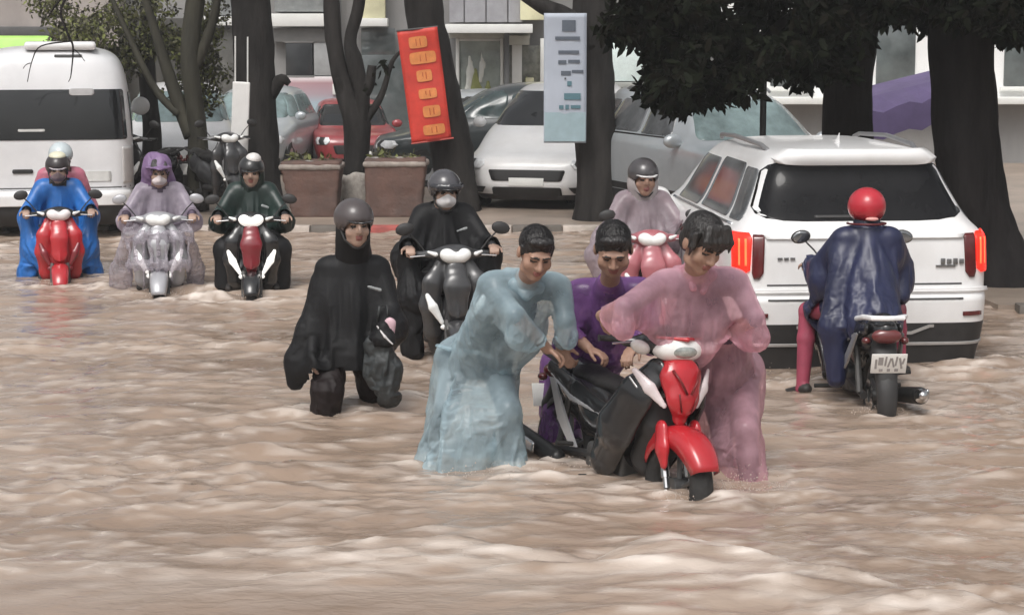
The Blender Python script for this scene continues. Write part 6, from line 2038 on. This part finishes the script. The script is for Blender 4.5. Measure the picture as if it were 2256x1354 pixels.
# navy poncho and red helmet, seen from behind
J = seated(-.02, .02, .10, fz=.33)
J['knb'][0] = .33; J['anb'][0] = .40; J['tob'][0] = .45; J['knb'][1] += .04; J['anb'][1] += .06; J['tob'][1] += .06; J['anb'][0] = .37; J['anb'][2] = .20; J['tob'][2] = .15; J['kna'][0] = -.30; J['ana'][0] = -.32; J['toa'][0] = -.40
t_, J, Rm = rider('rider in a navy poncho and red helmet seen from behind on the black motorbike', bikeF, J, [skin_l, shirt_k, trou_r], h=.010, head=(2, 0, 0))
helmet(t_, J, Rm, mat('helmet_red', (.46, .020, .035), .32, coat=.4, var=.1), 1.08, h=.009, low=-.075, strap=False, trim=mat('helmet_dark_trim', (.10, .01, .015), .5))
L = hfr(J, Rm, 1.08)
SDF(.006).ell(L(-.01, .135, -.03), (.045, .03, .014), Rm).build('helmet_tag', mat('pale_red_tag', (.72, .35, .32), .4), .007, t_)
nav = mat('navy_poncho', (.018, .022, .062), .4, var=.3, vscale=5, bump=.2, bscale=9, stretch=(1, 1, .4))
s = SDF(.06).cap(J['nek'] + (0, .01, -.02), J['hd'] + (0, .03, -.06), .10, .092)
s.build('collar', mat('navy_dark_collar', (.012, .014, .035), .5, bump=.3), .010, t_, disp=folds(.006, 13, 8, 180))
s = SDF(.07)
coat_torso(s, J, (.115, .185, .225))
s.cap(J['che'] + (0, .05, .05), J['pel'] + (0, .12, -.02), .175, .215)
J['ela'] = J['ela'] + (.05, 0, 0); J['elb'] = J['elb'] + (-.05, 0, 0)
coat_arms(s, J, (.095, .105, .085), .0)
s.path([J['elb'] + (.0, .05, 0), J['knb'] + (-.08, .12, .12), J['knb'] + (-.12, .14, -.05)], [.11, .085, .06])
s.path([J['shb'] + (0, .05, -.05), J['pel'] + (.24, .10, -.05), J['pel'] + (.22, .12, -.40)], [.10, .10, .07])
s.path([J['ela'], J['ela'] + (-.0, .12, -.10)], [.10, .08])
coat('poncho', nav, t_, s, J, Rm, ex=(1.09, 1.09, 1.0), ex2=1.02, pleat=(J['che'] + (0, .02, .1), J['pel'] + (0, .05, -.2), 9, .022), back=.06, h=.027)


# ------------------------------------------------------------------ spray thrown up where legs and wheels meet the stream
spray_m = mat('muddy_spray', (.55, .46, .40), .25, var=.1)
rg = np.random.default_rng(5)
V, F = [], []
ico = [(0, 0, 1), (.94, 0, .2), (-.5, .8, .2), (-.5, -.8, .2), (.5, .8, -.6), (.5, -.8, -.6), (-.9, 0, -.6)]
icf = [(0, 1, 2), (0, 2, 3), (0, 3, 1), (1, 4, 2), (2, 6, 3), (3, 5, 1), (1, 5, 4), (2, 4, 6), (3, 6, 5), (4, 5, 6)]
for x, y, n, rad, hh in ((1.30, 10.86, 260, .22, .16), (1.12, 10.80, 120, .2, .08), (.88, 10.66, 120, .14, .07), (-.1, 11.3, 130, .3, .07), (-1.2, 12.98, 90, .12, .07), (-.86, 13.5, 60, .1, .06), (2.40, 13.1, 120, .2, .07), (-3.3, 19.0, 90, .3, .1), (-2.43, 18.8, 70, .25, .08), (-4.56, 19.8, 70, .25, .08), (1.9, 14.9, 60, .4, .05), (.3, 11.5, 80, .25, .06)):
    for i in range(n):
        a = rg.uniform(0, 6.28); r_ = rad * math.sqrt(rg.uniform()); z = hh * rg.uniform() ** 2 * (1.2 - r_ / rad)
        s0 = rg.uniform(.0012, .0042) * (1 if y < 15 else 1.5)
        k = len(V)
        V += [(x + r_ * math.cos(a) + q[0] * s0, y + r_ * math.sin(a) * .7 + q[1] * s0, z + .012 + q[2] * s0 * 1.4) for q in ico]
        F += [tuple(k + j for j in f) for f in icf]
tag(raw('water_spray', V, F, spray_m), 'small drops of muddy spray around legs and wheels', 'spray', kind='stuff')

# ------------------------------------------------------------------ rain haze over the whole street
hz = MB().box((0, 22, 4.2), (34, 26, 5.4))
ho = hz.build('haze', [], None)
hm = bpy.data.materials.new('rain_haze')
hm.use_nodes = True
ht = hm.node_tree
ht.nodes.remove(ht.nodes['Principled BSDF'])
pv = ht.nodes.new('ShaderNodeVolumePrincipled')
pv.inputs['Color'].default_value = (.9, .9, .9, 1)
pv.inputs['Density'].default_value = 0.0013
ht.links.new(pv.outputs[0], ht.nodes['Material Output'].inputs['Volume'])
ho.data.materials.clear()
ho.data.materials.append(hm)
tag(ho, 'thin rain haze in the air of the street', kind='stuff')
